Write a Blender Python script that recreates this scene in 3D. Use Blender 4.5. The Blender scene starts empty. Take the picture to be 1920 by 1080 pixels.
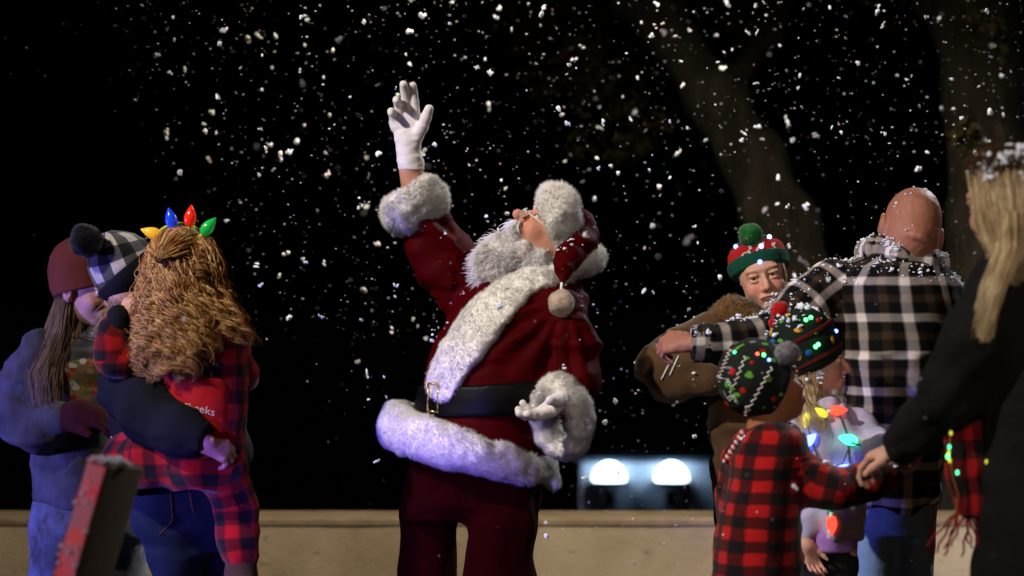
import bpy, math, random
import numpy as np
from mathutils import Vector, Matrix
from mathutils.bvhtree import BVHTree

SC = bpy.context.scene
COL = SC.collection
# ------------------------------------------------------------ camera, night sky, lamps, exposure
FPX = 1920 * 80 / 36.0          # pixels per (metre / metre) of the 80 mm lens on a 1920 px wide frame
CAM_Y, CAM_Z = -7.0, 1.5
cd = bpy.data.cameras.new('camera'); cam = bpy.data.objects.new('camera', cd); COL.objects.link(cam)
cam.location = (0, CAM_Y, CAM_Z); cam.rotation_euler = (math.radians(90), 0, 0)
cd.lens = 80; cd.sensor_width = 36; cd.clip_start = 0.1; cd.clip_end = 2000
cd.dof.use_dof = True; cd.dof.focus_distance = 6.9; cd.dof.aperture_fstop = 2.3
SC.camera = cam

w = bpy.data.worlds.new("World"); SC.world = w; w.use_nodes = True
wn = w.node_tree; bg = wn.nodes['Background']
sky = wn.nodes.new('ShaderNodeTexSky'); sky.sky_type = 'NISHITA'; sky.sun_disc = False
sky.sun_elevation = math.radians(-4); sky.sun_rotation = math.radians(200)
wn.links.new(sky.outputs[0], bg.inputs[0]); bg.inputs[1].default_value = 0.002

def lamp(name, kind, loc, target, energy, color, size=0.3, spot=60, blend=0.6):
    l = bpy.data.lights.new(name, kind); o = bpy.data.objects.new(name, l); COL.objects.link(o)
    o.location = loc; l.energy = energy; l.color = color
    d = Vector(target) - Vector(loc); o.rotation_euler = d.to_track_quat('-Z', 'Y').to_euler()
    if kind == 'SPOT': l.spot_size = math.radians(spot); l.spot_blend = blend; l.shadow_soft_size = size
    elif kind == 'SUN': l.angle = size
    else: l.shadow_soft_size = size
    return o
# unseen stage floodlights inferred from their light, added fill lamps, a very weak moon
lamp('key_floodlight', 'SPOT', (-4.3, -3.6, 5.0), (0.45, -0.35, 1.95), 2200, (1.0, 0.90, 0.80), 0.10, 44, 1.0)
lamp('front_fill_lamp', 'SPOT', (0.7, -8.6, 3.6), (1.05, 0.0, 0.95), 560, (1.0, 0.86, 0.74), 0.2, 24, 1.0)  # unseen fill, added to lift the group on the right
lamp('red_board_fill', 'SPOT', (-2.3, -4.0, 1.6), (-0.85, -2.32, 0.95), 75, (1.0, 0.40, 0.50), 0.1, 22, 0.8)  # unseen red-pink spot, added to brighten the edge of the board
lamp('back_floodlight', 'SPOT', (4.6, 4.5, 5.6), (0.3, 0.0, 1.2), 1500, (0.90, 0.94, 1.0), 0.10, 50, 0.8)
lamp('blue_floodlight', 'SPOT', (-4.3, -1.1, 1.1), (-1.0, 0.05, 1.0), 650, (0.22, 0.20, 1.0), 0.12, 34, 0.7)
lamp('violet_floodlight', 'SPOT', (-2.6, -4.6, 0.5), (-0.38, -0.1, 0.90), 1500, (0.22, 0.14, 1.0), 0.1, 13, 0.9)
lamp('warm_fill_lamp', 'SPOT', (4.0, -7.5, 2.2), (0.0, 1.0, 0.7), 60, (1.0, 0.50, 0.20), 0.3, 60, 0.9)  # unseen warm fill, added to tint the shaded sides of faces
lamp('wall_wash_lamp', 'SPOT', (0.3, 0.7, 4.3), (0.3, 3.0, 0.2), 640, (1.0, 0.80, 0.55), 0.3, 105, 0.9)
lamp('tree_fill_lamp', 'SPOT', (1.6, 3.8, 0.2), (2.1, 5.9, 3.2), 11, (1.0, 0.86, 0.66), 0.3, 75, 0.9)  # unseen lamp, added so the dark trunks show faintly
lamp('moon', 'SUN', (0, 0, 20), (1, 3, 0), 0.006, (1.0, 0.95, 0.85), math.radians(0.5))
SC.view_settings.view_transform = 'Standard'; SC.view_settings.look = 'None'
SC.view_settings.exposure = -0.18; SC.view_settings.gamma = 1.0
SC.view_settings.use_curve_mapping = False
SC.render.engine = 'CYCLES'
SC.cycles.max_bounces = 5; SC.cycles.transparent_max_bounces = 6

# ------------------------------------------------------------ helpers: points, noise, meshes
def P(px, py, d):
    return np.array([(px - 960) / FPX * d, CAM_Y + d, CAM_Z - (py - 540) / FPX * d])
def nrm(v):
    v = np.asarray(v, float); return v / (np.linalg.norm(v) + 1e-12)
_rs = np.random.RandomState(7); _LAT = _rs.rand(32, 32, 32).astype(np.float32)
def noise(p):
    p = np.asarray(p, np.float64); i = np.floor(p).astype(int); f = p - i; f = f * f * (3 - 2 * f); i &= 31; j = (i + 1) & 31
    x0, y0, z0 = i[:, 0], i[:, 1], i[:, 2]; x1, y1, z1 = j[:, 0], j[:, 1], j[:, 2]; fx, fy, fz = f.T
    L = _LAT
    a = L[x0, y0, z0] * (1 - fx) + L[x1, y0, z0] * fx; b = L[x0, y1, z0] * (1 - fx) + L[x1, y1, z0] * fx
    c = L[x0, y0, z1] * (1 - fx) + L[x1, y0, z1] * fx; d = L[x0, y1, z1] * (1 - fx) + L[x1, y1, z1] * fx
    return ((a * (1 - fy) + b * fy) * (1 - fz) + (c * (1 - fy) + d * fy) * fz) * 2 - 1
def ridge(p): return 1 - 2.2 * np.abs(noise(p + .35 * np.stack([noise(p * .5 + 9), noise(p * .5 + 4), noise(p * .5)], 1)))
def fbm(p, o=3):
    s = 0; a = 1
    for _ in range(o): s = s + a * noise(p); p = p * 2.03 + 5.1; a *= .5
    return s / 1.75

def rootloc(o):
    while o.parent: o = o.parent
    return np.array(o.location)
def mk(name, V, F, m, parent=None, pat=None, tint=None, fm=None, smooth=True, org=None, cn=None):
    """link ONE mesh object; V world coordinates, F list of faces or (n,4)/(n,3) array"""
    V = np.asarray(V, np.float64)
    base = rootloc(parent) if parent else (np.array(org) if org is not None else np.zeros(3))
    me = bpy.data.meshes.new(name)
    if isinstance(F, np.ndarray):
        n, k = F.shape
        me.vertices.add(len(V)); me.vertices.foreach_set('co', (V - base).astype(np.float32).ravel())
        me.loops.add(n * k); me.loops.foreach_set('vertex_index', F.astype(np.int32).ravel())
        me.polygons.add(n); me.polygons.foreach_set('loop_start', np.arange(0, n * k, k, dtype=np.int32))
    else:
        me.from_pydata([tuple(v) for v in (V - base)], [], [tuple(int(q) for q in f) for f in F])
    me.update(calc_edges=True); me.validate()
    for q in (m if isinstance(m, (list, tuple)) else [m]): me.materials.append(q)
    if fm is not None: me.polygons.foreach_set('material_index', np.asarray(fm, np.int32))
    if smooth: me.polygons.foreach_set('use_smooth', np.ones(len(me.polygons), bool))
    if pat is not None:
        a = me.attributes.new('pat', 'FLOAT_VECTOR', 'POINT'); a.data.foreach_set('vector', np.asarray(pat, np.float32).ravel())
    if tint is not None:
        a = me.attributes.new('tint', 'FLOAT_COLOR', 'POINT'); a.data.foreach_set('color', np.c_[tint, np.ones(len(V))].astype(np.float32).ravel())
    if cn is not None: me.normals_split_custom_set_from_vertices(np.asarray(cn, np.float32))
    o = bpy.data.objects.new(name, me); COL.objects.link(o)
    if parent: o.parent = parent
    elif org is not None: o.location = org
    return o
def tag(o, label=None, cat=None, group=None, kind=None):
    for k, v in (('label', label), ('category', cat), ('group', group), ('kind', kind)):
        if v: o[k] = v
    return o
def empty(name, loc, label, cat, group=None):
    o = bpy.data.objects.new(name, None); COL.objects.link(o); o.location = loc; o.empty_display_size = .2
    return tag(o, label, cat, group)
def wverts(o):
    n = len(o.data.vertices); a = np.zeros(n * 3, np.float32); o.data.vertices.foreach_get('co', a)
    b = rootloc(o) if o.parent else np.array(o.location)
    return a.reshape(-1, 3).astype(float) + b
def wnorms(o):
    n = len(o.data.vertices); a = np.zeros(n * 3, np.float32); o.data.vertices.foreach_get('normal', a); return a.reshape(-1, 3)

class Ray:
    """surface under a line of sight or along +y, for laying decals, bulbs and letters on cloth"""
    def __init__(s, objs):
        V = []; F = []; b = 0
        for o in objs:
            v = wverts(o); V += [tuple(x) for x in v]; F += [tuple(b + i for i in p.vertices) for p in o.data.polygons]; b += len(v)
        s.t = BVHTree.FromPolygons(V, F); s.y0 = float(np.min([v[1] for v in V]))
    def px(s, px, py):
        o = Vector((0, CAM_Y, CAM_Z)); d = (Vector(P(px, py, 5)) - o).normalized()
        h = s.t.ray_cast(o, d, 60)
        if h[0] is None: h = s.t.find_nearest(o + d * ((s.y0 - CAM_Y) / d.y))
        return np.array(h[0]), np.array(h[1])

# ------------------------------------------------------------ implicit shapes -> one skin (surface nets)
def smin(a, b, k):
    if k <= 0: return np.minimum(a, b)
    h = np.maximum(k - np.abs(a - b), 0) / k; return np.minimum(a, b) - h * h * k * .25
class Sdf:
    def __init__(s, d): s.d = d; s.pr = []
    def P(s, px, py, o=0.0): return P(px, py, s.d + o)
    def m(s, px): return px * s.d / FPX
    def add(s, f, lo, hi, k=.02, op='u', fr=None): s.pr.append((f, np.array(lo), np.array(hi), k, op, fr)); return s
    def capw(s, pts, rad, k=.02, op='u', sy=1.0, v0=0.0):
        """chain of round cones through world points"""
        pts = [np.asarray(p, float) for p in pts]; v = v0
        for i in range(len(pts) - 1):
            a, b, ra, rb = pts[i], pts[i + 1], rad[i], rad[i + 1]
            ab = b - a; L2 = float(ab @ ab) + 1e-12; L = math.sqrt(L2)
            def f(p, a=a, ab=ab, L2=L2, ra=ra, rb=rb):
                q = p - a; t = np.clip((q @ ab) / L2, 0, 1); w = q - t[..., None] * ab
                if sy != 1.0: w = w * np.array([1, 1 / sy, 1])
                return (np.sqrt((w * w).sum(-1)) - (ra + (rb - ra) * t)) * min(1, sy)
            ax = ab / L; sd = np.cross(ax, [0, 1, 0]); sd = nrm(sd) if np.linalg.norm(sd) > .2 else nrm(np.cross(ax, [1, 0, 0])); up = np.cross(sd, ax)
            if up[1] > 0: up = -up
            def fr(p, a=a, ax=ax, sd=sd, up=up, r=(ra + rb) / 2, v=v):
                q = p - a; return np.c_[np.arctan2(q @ sd, q @ up) * r, q @ ax + v, np.zeros(len(p))]
            R = max(ra, rb) * max(1, sy); s.add(f, np.minimum(a, b) - R, np.maximum(a, b) + R, k, op, fr); v += L
        return s
    def cap(s, pts, k=.02, op='u', sy=1.0, gr=0.0, v0=0.0):
        """pts (px, py, depth offset, radius px)"""
        return s.capw([s.P(*p[:3]) for p in pts], [s.m(p[3]) + gr for p in pts], k, op, sy, v0)
    def ell(s, c, r, R=None, k=.02, op='u'):
        c = np.asarray(c, float); r = np.asarray(r, float); R = np.eye(3) if R is None else np.asarray(R)
        def f(p):
            q = (p - c) @ R.T; k0 = np.sqrt(((q / r) ** 2).sum(-1)); k1 = np.sqrt(((q / r ** 2) ** 2).sum(-1)) + 1e-9
            return k0 * (k0 - 1) / k1
        def fr(p):
            q = (p - c) @ R.T; return np.c_[np.arctan2(q[:, 0], -q[:, 1]) * r[0], q[:, 2], np.zeros(len(p))]
        e = np.abs(R).T @ r; s.add(f, c - e, c + e, k, op, fr); return s
    def loft(s, rows, k=.02, op='u', gr=0.0, pw=2.0):
        """rows (py, x left, x right, half depth m, depth offset) top to bottom: a trunk with elliptical sections"""
        rows = sorted(rows, key=lambda r: -r[0])
        z = np.array([s.P(0, r[0])[2] for r in rows]); cx = np.array([(s.P(r[1], 0)[0] + s.P(r[2], 0)[0]) / 2 for r in rows])
        rx = np.array([s.m(r[2] - r[1]) / 2 + gr for r in rows]); ry = np.array([r[3] + gr for r in rows]); cy = np.array([CAM_Y + s.d + r[4] for r in rows])
        z[0] -= gr; z[-1] += gr; mr = float(rx.mean())
        def f(p):
            Z = p[..., 2]; X = np.interp(Z, z, cx); Y = np.interp(Z, z, cy); A = np.interp(Z, z, rx); B = np.interp(Z, z, ry)
            a = np.abs(p[..., 0] - X) / A; b = np.abs(p[..., 1] - Y) / B
            q = (a ** pw + b ** pw) ** (1 / pw) + 1e-6; rr = np.sqrt((p[..., 0] - X) ** 2 + (p[..., 1] - Y) ** 2) / q
            rad = (q - 1) * np.maximum(rr, .3 * np.minimum(A, B)); e = np.maximum(z[0] - Z, Z - z[-1])
            return -smin(-rad, -e, min(.05, .3 * (z[0] - z[-1])))
        def fr(p):
            Z = p[:, 2]; X = np.interp(Z, z, cx); Y = np.interp(Z, z, cy)
            return np.c_[np.arctan2(p[:, 0] - X, -(p[:, 1] - Y) * 1.3) * mr, Z, np.zeros(len(p))]
        lo = [(cx - rx).min(), (cy - ry).min(), z[0]]; hi = [(cx + rx).max(), (cy + ry).max(), z[-1]]
        s.add(f, lo, hi, k, op, fr); return s
    def cut(s, point, n, k=.004):
        """keep the side the normal points away from"""
        point = np.asarray(point, float); n = nrm(n)
        return s.add(lambda p: (p - point) @ n, [0] * 3, [0] * 3, k, 'i')
    def ring(s, c, A, B, rt, rc, taper=0.0, k=.02):
        """fat elliptical ring: A, B half-axis vectors, rt radial and rc axial tube radius"""
        c = np.asarray(c, float); rx = np.linalg.norm(A); ry = np.linalg.norm(B); ua = nrm(A); ub = nrm(B); uc = nrm(np.cross(ua, ub))
        def f(p):
            q = p - c; a = q @ ua; b = q @ ub; e = q @ uc; g = np.sqrt((a / rx) ** 2 + (b / ry) ** 2) + 1e-6
            m_ = np.sqrt(a * a + b * b) / g; t = 1 - taper * a / rx
            return (np.sqrt((((g - 1) * m_) / (rt * t)) ** 2 + (e / (rc * t)) ** 2) - 1) * min(rt, rc)
        e = np.abs(A) + np.abs(B) + max(rt, rc) * (1 + abs(taper)); s.add(f, c - e, c + e, k, 'u', None); return s

def axis(lo, hi, h, fine, hf):
    br = sorted(set([lo, hi] + [min(max(x, lo), hi) for ab in fine for x in ab])); out = [lo]
    for a, b in zip(br[:-1], br[1:]):
        mid = (a + b) / 2; st = hf if any(f[0] <= mid <= f[1] for f in fine) else h
        n = max(1, int(math.ceil((b - a) / st))); out += list(np.linspace(a, b, n + 1)[1:])
    return np.array(out)
def nets(S, h, fine=(), hf=None, extra=None):
    us = [p for p in S.pr if p[4] == 'u']; M = 3 * h
    lo = np.min([p[1] for p in us], 0) - M; hi = np.max([p[2] for p in us], 0) + M
    fb = fine if fine else []
    ax = [axis(lo[i], hi[i], h, [(f[0][i], f[1][i]) for f in fb], hf or h) for i in range(3)]
    nx, ny, nz = map(len, ax); D = np.full((nx, ny, nz), .15, np.float32)
    for f, a, b, k, op, fr in S.pr:
        if op in 'ud' :
            sl = []
            for i in range(3):
                m_ = M + k; i0 = max(0, np.searchsorted(ax[i], a[i] - m_)); i1 = min(len(ax[i]), np.searchsorted(ax[i], b[i] + m_) + 1); sl.append(slice(i0, i1))
        else: sl = [slice(None)] * 3
        X = np.stack(np.meshgrid(*[ax[i][sl[i]] for i in range(3)], indexing='ij'), -1)
        if X.size == 0: continue
        v = f(X).astype(np.float32); sl = tuple(sl)
        if op == 'u': D[sl] = smin(D[sl], v, k)
        elif op == 'd': D[sl] = -smin(-D[sl], v, k)
        else: D[sl] = -smin(-D[sl], -v, k)
    D[0] = D[-1] = .1; D[:, 0] = D[:, -1] = .1; D[:, :, 0] = D[:, :, -1] = .1
    D[D == 0] = 1e-7; s = D < 0
    cs = sum(s[i:nx - 1 + i, j:ny - 1 + j, k:nz - 1 + k].astype(np.int8) for i in (0, 1) for j in (0, 1) for k in (0, 1))
    act = np.argwhere((cs > 0) & (cs < 8)); idx = np.full((nx - 1, ny - 1, nz - 1), -1, np.int64); idx[tuple(act.T)] = np.arange(len(act))
    cor = np.array([(i, j, k) for i in (0, 1) for j in (0, 1) for k in (0, 1)])
    val = np.stack([D[act[:, 0] + c[0], act[:, 1] + c[1], act[:, 2] + c[2]] for c in cor], 1)
    acc = np.zeros((len(act), 3)); cnt = np.zeros(len(act))
    for a in range(8):
        for b in range(a + 1, 8):
            if np.abs(cor[a] - cor[b]).sum() != 1: continue
            va, vb = val[:, a], val[:, b]; mk_ = (va < 0) != (vb < 0); t = np.where(mk_, va / np.where(mk_, va - vb, 1), 0)
            acc += mk_[:, None] * (cor[a] + t[:, None] * (cor[b] - cor[a])); cnt += mk_
    fr = acc / cnt[:, None]; V = np.stack([ax[i][act[:, i]] * (1 - fr[:, i]) + ax[i][act[:, i] + 1] * fr[:, i] for i in range(3)], 1)
    Q = []
    for d in range(3):
        o1, o2 = (d + 1) % 3, (d + 2) % 3
        A = np.moveaxis(s, (d, o1, o2), (0, 1, 2)); I = np.moveaxis(idx, (d, o1, o2), (0, 1, 2))
        c = np.argwhere(A[:-1, 1:-1, 1:-1] != A[1:, 1:-1, 1:-1]); c[:, 1:] += 1
        sg = A[c[:, 0], c[:, 1], c[:, 2]]
        q = np.stack([I[c[:, 0], c[:, 1] - 1, c[:, 2] - 1], I[c[:, 0], c[:, 1], c[:, 2] - 1], I[c[:, 0], c[:, 1], c[:, 2]], I[c[:, 0], c[:, 1] - 1, c[:, 2]]], 1)
        q[~sg] = q[~sg][:, ::-1]; Q.append(q)
    Fq = np.concatenate(Q); return V, Fq[(Fq >= 0).all(1)]
def vnorm(V, F):
    n = np.cross(V[F[:, 2]] - V[F[:, 0]], V[F[:, -1]] - V[F[:, 1]]); N = np.zeros_like(V)
    for k in range(F.shape[1]): np.add.at(N, F[:, k], n)
    return N / (np.linalg.norm(N, axis=1, keepdims=True) + 1e-12)
def relax(V, F, n=1, w=.5):
    for _ in range(n):
        A = np.zeros_like(V); C = np.zeros(len(V))
        for a, b in ((0, 1), (1, 2), (2, 3), (3, 0)):
            np.add.at(A, F[:, a], V[F[:, b]]); np.add.at(A, F[:, b], V[F[:, a]]); np.add.at(C, F[:, a], 1); np.add.at(C, F[:, b], 1)
        V = V * (1 - w) + w * A / np.maximum(C, 1)[:, None]
    return V
def skin(name, S, m, parent, h=.009, fine=(), hf=None, rel=1, disp=None, tintf=None, fuzz=None, org=None, split=True):
    V, F = nets(S, h, fine, hf); V = relax(V, F, rel)
    best = np.full(len(V), 9.0); pat = np.zeros((len(V), 3)); pid = np.full(len(V), -1)
    for pi, (f, a, b, k, op, fr) in enumerate(S.pr):
        if op != 'u' or fr is None: continue
        ins = ((V > a - .05) & (V < b + .05)).all(1)
        if not ins.any(): continue
        d = np.full(len(V), 9.0); d[ins] = f(V[ins]); w = d < best; best[w] = d[w]; pat[w] = fr(V[w]); pid[w] = pi
    N = vnorm(V, F); V0 = V; cn = None
    if disp is not None: V = V + N * disp(V, N)[:, None]; N = vnorm(V, F)
    ip = pid[F]; mx = np.where((ip != ip[:, :1]).any(1) & (np.abs(pat[F] - pat[F[:, :1]]).max((1, 2)) > 3 * h))[0]
    mx = mx[(ip[mx] >= 0).all(1)]
    if len(mx) and split:
        new = V0[F[mx]]; sel = np.sort(ip[mx], 1)[:, 2]; npat = np.zeros((len(mx), 4, 3))
        for q in np.unique(sel):
            w = sel == q; npat[w] = S.pr[q][5](new[w].reshape(-1, 3)).reshape(-1, 4, 3)
        base = len(V); old = F[mx].ravel(); F = F.copy(); F[mx] = base + np.arange(4 * len(mx)).reshape(-1, 4)
        V = np.r_[V, V[old]]; N = np.r_[N, N[old]]; pat = np.r_[pat, npat.reshape(-1, 3)]; cn = N
    tint = tintf(V) if tintf else None
    if fuzz:
        n, L, wd = fuzz[:3]; rng = np.random.RandomState(len(V) % 1000)
        B, BF, BN = blades(V, F, n, L, wd, rng, (fuzz[3] if len(fuzz) > 3 else .3), N); cn = np.r_[N, BN]
        k = len(V); V = np.r_[V, B]; pat = np.r_[pat, np.zeros((len(B), 3))]
        T = np.r_[F[:, [0, 1, 2]], F[:, [0, 2, 3]], BF + k]; F = T
        if tint is not None: tint = np.r_[tint, np.ones((len(B), 3))]
    return mk(name, V, F, m, parent, pat, tint, org=org, cn=cn)
def blades(V, F, n, L, wd, rng, grav, VN):
    """fur: thin two-segment blades standing on a surface"""
    a = V[F[:, 0]]; b = V[F[:, 1]]; c = V[F[:, 2]]; nn = np.cross(b - a, c - a); A = np.linalg.norm(nn, axis=1); A[A > np.percentile(A, 99.5)] = 0
    i = rng.choice(len(F), n, p=A / A.sum()); u = rng.rand(n, 1); v = rng.rand(n, 1); d4 = V[F[i, -1]]
    p = (a[i] * (1 - u) + b[i] * u) * (1 - v) + (d4 * (1 - u) + c[i] * u) * v
    N = nn[i] / (np.linalg.norm(nn[i], axis=1, keepdims=True) + 1e-9)
    cl = np.stack([noise(p * 45 + q * 17) for q in range(3)], 1)
    D = N + .34 * rng.randn(n, 3) + .8 * cl; D[:, 2] -= grav; D /= np.linalg.norm(D, axis=1, keepdims=True)
    D2 = D + .5 * rng.randn(n, 3); D2[:, 2] -= grav; D2 /= np.linalg.norm(D2, axis=1, keepdims=True)
    sd = np.cross(D, rng.randn(n, 3)); sd /= np.linalg.norm(sd, axis=1, keepdims=True); l = L * (.5 + rng.rand(n, 1))
    p = p - N * .002; m_ = p + D * l * .55; t = m_ + D2 * l * .5
    B = np.stack([p - sd * wd, p + sd * wd, m_ + sd * wd * .7, m_ - sd * wd * .7, t], 1).reshape(-1, 3); k = np.arange(n) * 5
    w3 = np.cross(sd, m_ - p); w3 /= np.linalg.norm(w3, axis=1, keepdims=True) + 1e-9; B = np.r_[B, B - np.repeat(w3, 5, 0) * .00012]; K = 5 * n
    sn = VN[F[i, 0]] * 1.0 + .04 * D; sn /= np.linalg.norm(sn, axis=1, keepdims=True)
    f_ = np.r_[np.c_[k, k + 1, k + 2], np.c_[k, k + 2, k + 3], np.c_[k + 3, k + 2, k + 4]]
    return B, np.r_[f_, f_[:, ::-1] + K], np.r_[np.repeat(sn, 5, 0), np.repeat(sn, 5, 0)]

# ------------------------------------------------------------ tubes and lathes
def frames(C, ref):
    C = np.asarray(C, float); T = np.gradient(C, axis=0); T /= np.linalg.norm(T, axis=1, keepdims=True) + 1e-12
    A = []; r = nrm(ref)
    for t in T:
        r = r - t * (r @ t); r = nrm(r); A.append(r)
    A = np.array(A); return T, A, np.cross(T, A)
def tube(C, R, n=16, ref=(0, -1, 0), close=True, R2=None, pat=True):
    C = np.asarray(C, float); R = np.broadcast_to(np.asarray(R, float), (len(C),)); R2 = R if R2 is None else np.asarray(R2, float)
    T, A, B = frames(C, ref); th = np.linspace(0, 2 * np.pi, n, endpoint=False)
    V = (C[:, None] + A[:, None] * (np.cos(th)[None, :, None] * R[:, None, None]) + B[:, None] * (np.sin(th)[None, :, None] * R2[:, None, None])).reshape(-1, 3)
    k = len(C); i = np.arange(k - 1)[:, None] * n; j = np.arange(n)[None]; jn = (j + 1) % n
    F = np.stack([(i + j).ravel(), (i + jn).ravel(), (i + n + jn).ravel(), (i + n + j).ravel()], 1)
    L = np.r_[0, np.cumsum(np.linalg.norm(np.diff(C, axis=0), axis=1))]
    tt = np.where(th > np.pi, th - 2 * np.pi, th); pt = np.stack([np.tile(tt * R.max(), k), np.repeat(L, n), np.zeros(k * n)], 1)
    if close:
        V = np.r_[V, C[:1], C[-1:]]; pt = np.r_[pt, [[0, 0, 0], [0, L[-1], 0]]]; a, b = k * n, k * n + 1; j = np.arange(n); jn = (j + 1) % n
        F = np.r_[F, np.stack([np.full(n, a), jn, j, np.full(n, a)], 1), np.stack([np.full(n, b), (k - 1) * n + j, (k - 1) * n + jn, np.full(n, b)], 1)]
        F = [tuple(dict.fromkeys(f)) for f in F.tolist()]
    return V, F, pt
class MB:
    """collects several shapes into one mesh, with material slots"""
    def __init__(s): s.V = []; s.F = []; s.M = []; s.P = []; s.n = 0
    def add(s, V, F, mi=0, pat=None):
        F = F.tolist() if isinstance(F, np.ndarray) else F
        s.V.append(np.asarray(V, float)); s.F += [tuple(int(q) + s.n for q in f) for f in F]; s.M += [mi] * len(F)
        s.P.append(np.zeros((len(V), 3)) if pat is None else np.asarray(pat)); s.n += len(V); return s
    def tube(s, C, R, n=10, mi=0, **k): V, F, p = tube(C, R, n, **k); return s.add(V, F, mi, p)
    def box(s, c, h, R=None, mi=0, bev=0.0):
        h = np.asarray(h, float); R = np.eye(3) if R is None else np.asarray(R)
        if bev <= 0:
            q = np.array([(x, y, z) for x in (-1, 1) for y in (-1, 1) for z in (-1, 1)]) * h
            F = [(0, 1, 3, 2), (4, 6, 7, 5), (0, 4, 5, 1), (2, 3, 7, 6), (0, 2, 6, 4), (1, 5, 7, 3)]
            return s.add(q @ R + np.asarray(c), F, mi, q)
        import bmesh
        bm = bmesh.new(); bmesh.ops.create_cube(bm, size=2)
        for v in bm.verts: v.co = Vector(np.array(v.co) * h)
        bmesh.ops.bevel(bm, geom=bm.edges[:], offset=bev, segments=2, profile=.6, affect='EDGES'); bm.verts.index_update()
        q = np.array([v.co[:] for v in bm.verts]); F = [tuple(v.index for v in f.verts) for f in bm.faces]; bm.free()
        return s.add(q @ R + np.asarray(c), F, mi, q)
    def ball(s, c, r, R=None, n=10, mi=0, jit=0.0, seed=0):
        V, F = sph(n); V = V.copy()
        if jit: V *= 1 + jit * noise(V * 2.3 + seed * 3.7)[:, None]
        V = V * np.asarray(r); R = np.eye(3) if R is None else np.asarray(R)
        return s.add(V @ R + np.asarray(c), F, mi, V)
    def obj(s, name, m, parent=None, smooth=True, org=None): return mk(name, np.concatenate(s.V), s.F, m, parent, np.concatenate(s.P), None, s.M, smooth, org)
_sp = {}
def sph(n):
    if n not in _sp:
        m_ = max(3, n // 2 + 1); V = [(0, 0, 1)]
        for i in range(1, m_): 
            for j in range(n): a = np.pi * i / m_; b = 2 * np.pi * j / n; V.append((math.sin(a) * math.cos(b), math.sin(a) * math.sin(b), math.cos(a)))
        V.append((0, 0, -1)); F = []
        for j in range(n):
            jn = (j + 1) % n; F.append((0, 1 + j, 1 + jn)); F.append((len(V) - 1, 1 + (m_ - 2) * n + jn, 1 + (m_ - 2) * n + j))
            for i in range(m_ - 2): a = 1 + i * n; F.append((a + j, a + n + j, a + n + jn, a + jn))
        _sp[n] = (np.array(V, float), F)
    return _sp[n]
def strands(lines, rad, pz=None, n=3, tip=.3):
    """many hair strands as thin tubes in one mesh; pat.z is a random value per strand"""
    Vs, Fs, Ps = [], [], []; b = 0
    for i, L in enumerate(lines):
        k = len(L); T = np.gradient(L, axis=0); T /= np.linalg.norm(T, axis=1, keepdims=True) + 1e-12
        A = np.cross(T, [0.31, -.9, .3]); A /= np.linalg.norm(A, axis=1, keepdims=True) + 1e-9; B = np.cross(T, A)
        r = (rad if np.isscalar(rad) else rad[i]) * np.interp(np.linspace(0, 1, k), [0, .6, 1], [1, .9, tip])
        th = np.arange(n) * 2 * np.pi / n
        V = (L[:, None] + A[:, None] * (np.cos(th)[None, :, None] * r[:, None, None]) + B[:, None] * (np.sin(th)[None, :, None] * r[:, None, None])).reshape(-1, 3)
        ii = np.arange(k - 1)[:, None] * n + b; j = np.arange(n)[None]; jn = (j + 1) % n
        Fs.append(np.stack([(ii + j).ravel(), (ii + jn).ravel(), (ii + n + jn).ravel(), (ii + n + j).ravel()], 1))
        Vs.append(V); q = np.zeros((k * n, 3)); q[:, 1] = np.repeat(np.linspace(0, 1, k), n); q[:, 2] = (pz[i] if pz is not None else (i * .618) % 1); Ps.append(q); b += k * n
    return np.concatenate(Vs), np.concatenate(Fs), np.concatenate(Ps)

# ------------------------------------------------------------ materials
def nt_new(name, rough=.7, spec=.3, **k):
    m = bpy.data.materials.new(name); m.use_nodes = True; t = m.node_tree; b = t.nodes['Principled BSDF']
    b.inputs['Roughness'].default_value = rough; b.inputs['Specular IOR Level'].default_value = spec
    for q, v in k.items(): b.inputs[q.replace('_', ' ')].default_value = v
    return m, t, b
def nd(t, ty, ins=(), **kw):
    n = t.nodes.new('ShaderNode' + ty)
    for a, v in kw.items(): setattr(n, a, v)
    for i, v in enumerate(ins):
        if v is None: continue
        if isinstance(v, bpy.types.NodeSocket): t.links.new(v, n.inputs[i])
        else: n.inputs[i].default_value = v
    return n
def attr(t, a): return nd(t, 'Attribute', attribute_name=a).outputs['Vector']
def math_(t, op, a, b=None, c=None): return nd(t, 'Math', (a, b, c), operation=op).outputs[0]
def ramp(t, fac, stops, interp='LINEAR'):
    n = nd(t, 'ValToRGB', (fac,)); r = n.color_ramp; r.interpolation = interp
    while len(r.elements) < len(stops): r.elements.new(.5)
    for e, (p, c) in zip(r.elements, stops): e.position = p; e.color = (*c, 1) if len(c) == 3 else c
    return n.outputs[0]
def mixc(t, f, a, b, bt='MIX'):
    n = nd(t, 'MixRGB', (f, a if not isinstance(a, tuple) else (*a[:3], 1), b if not isinstance(b, tuple) else (*b[:3], 1)), blend_type=bt); return n.outputs[0]
def objco(t): return nd(t, 'TexCoord').outputs['Object']
def nz(t, vec, scale, det=3, rough=.6, out=0, stretch=None):
    if stretch is not None: vec = nd(t, 'Mapping', (vec, None, None, stretch)).outputs[0]
    return nd(t, 'TexNoise', (vec, None, scale, det, rough)).outputs[out]
def bump(t, b, hts, dist=.004, strength=.6):
    n = nd(t, 'Bump'); n.inputs['Strength'].default_value = strength; n.inputs['Distance'].default_value = dist
    t.links.new(hts, n.inputs['Height']); t.links.new(n.outputs[0], b.inputs['Normal'])
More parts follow.
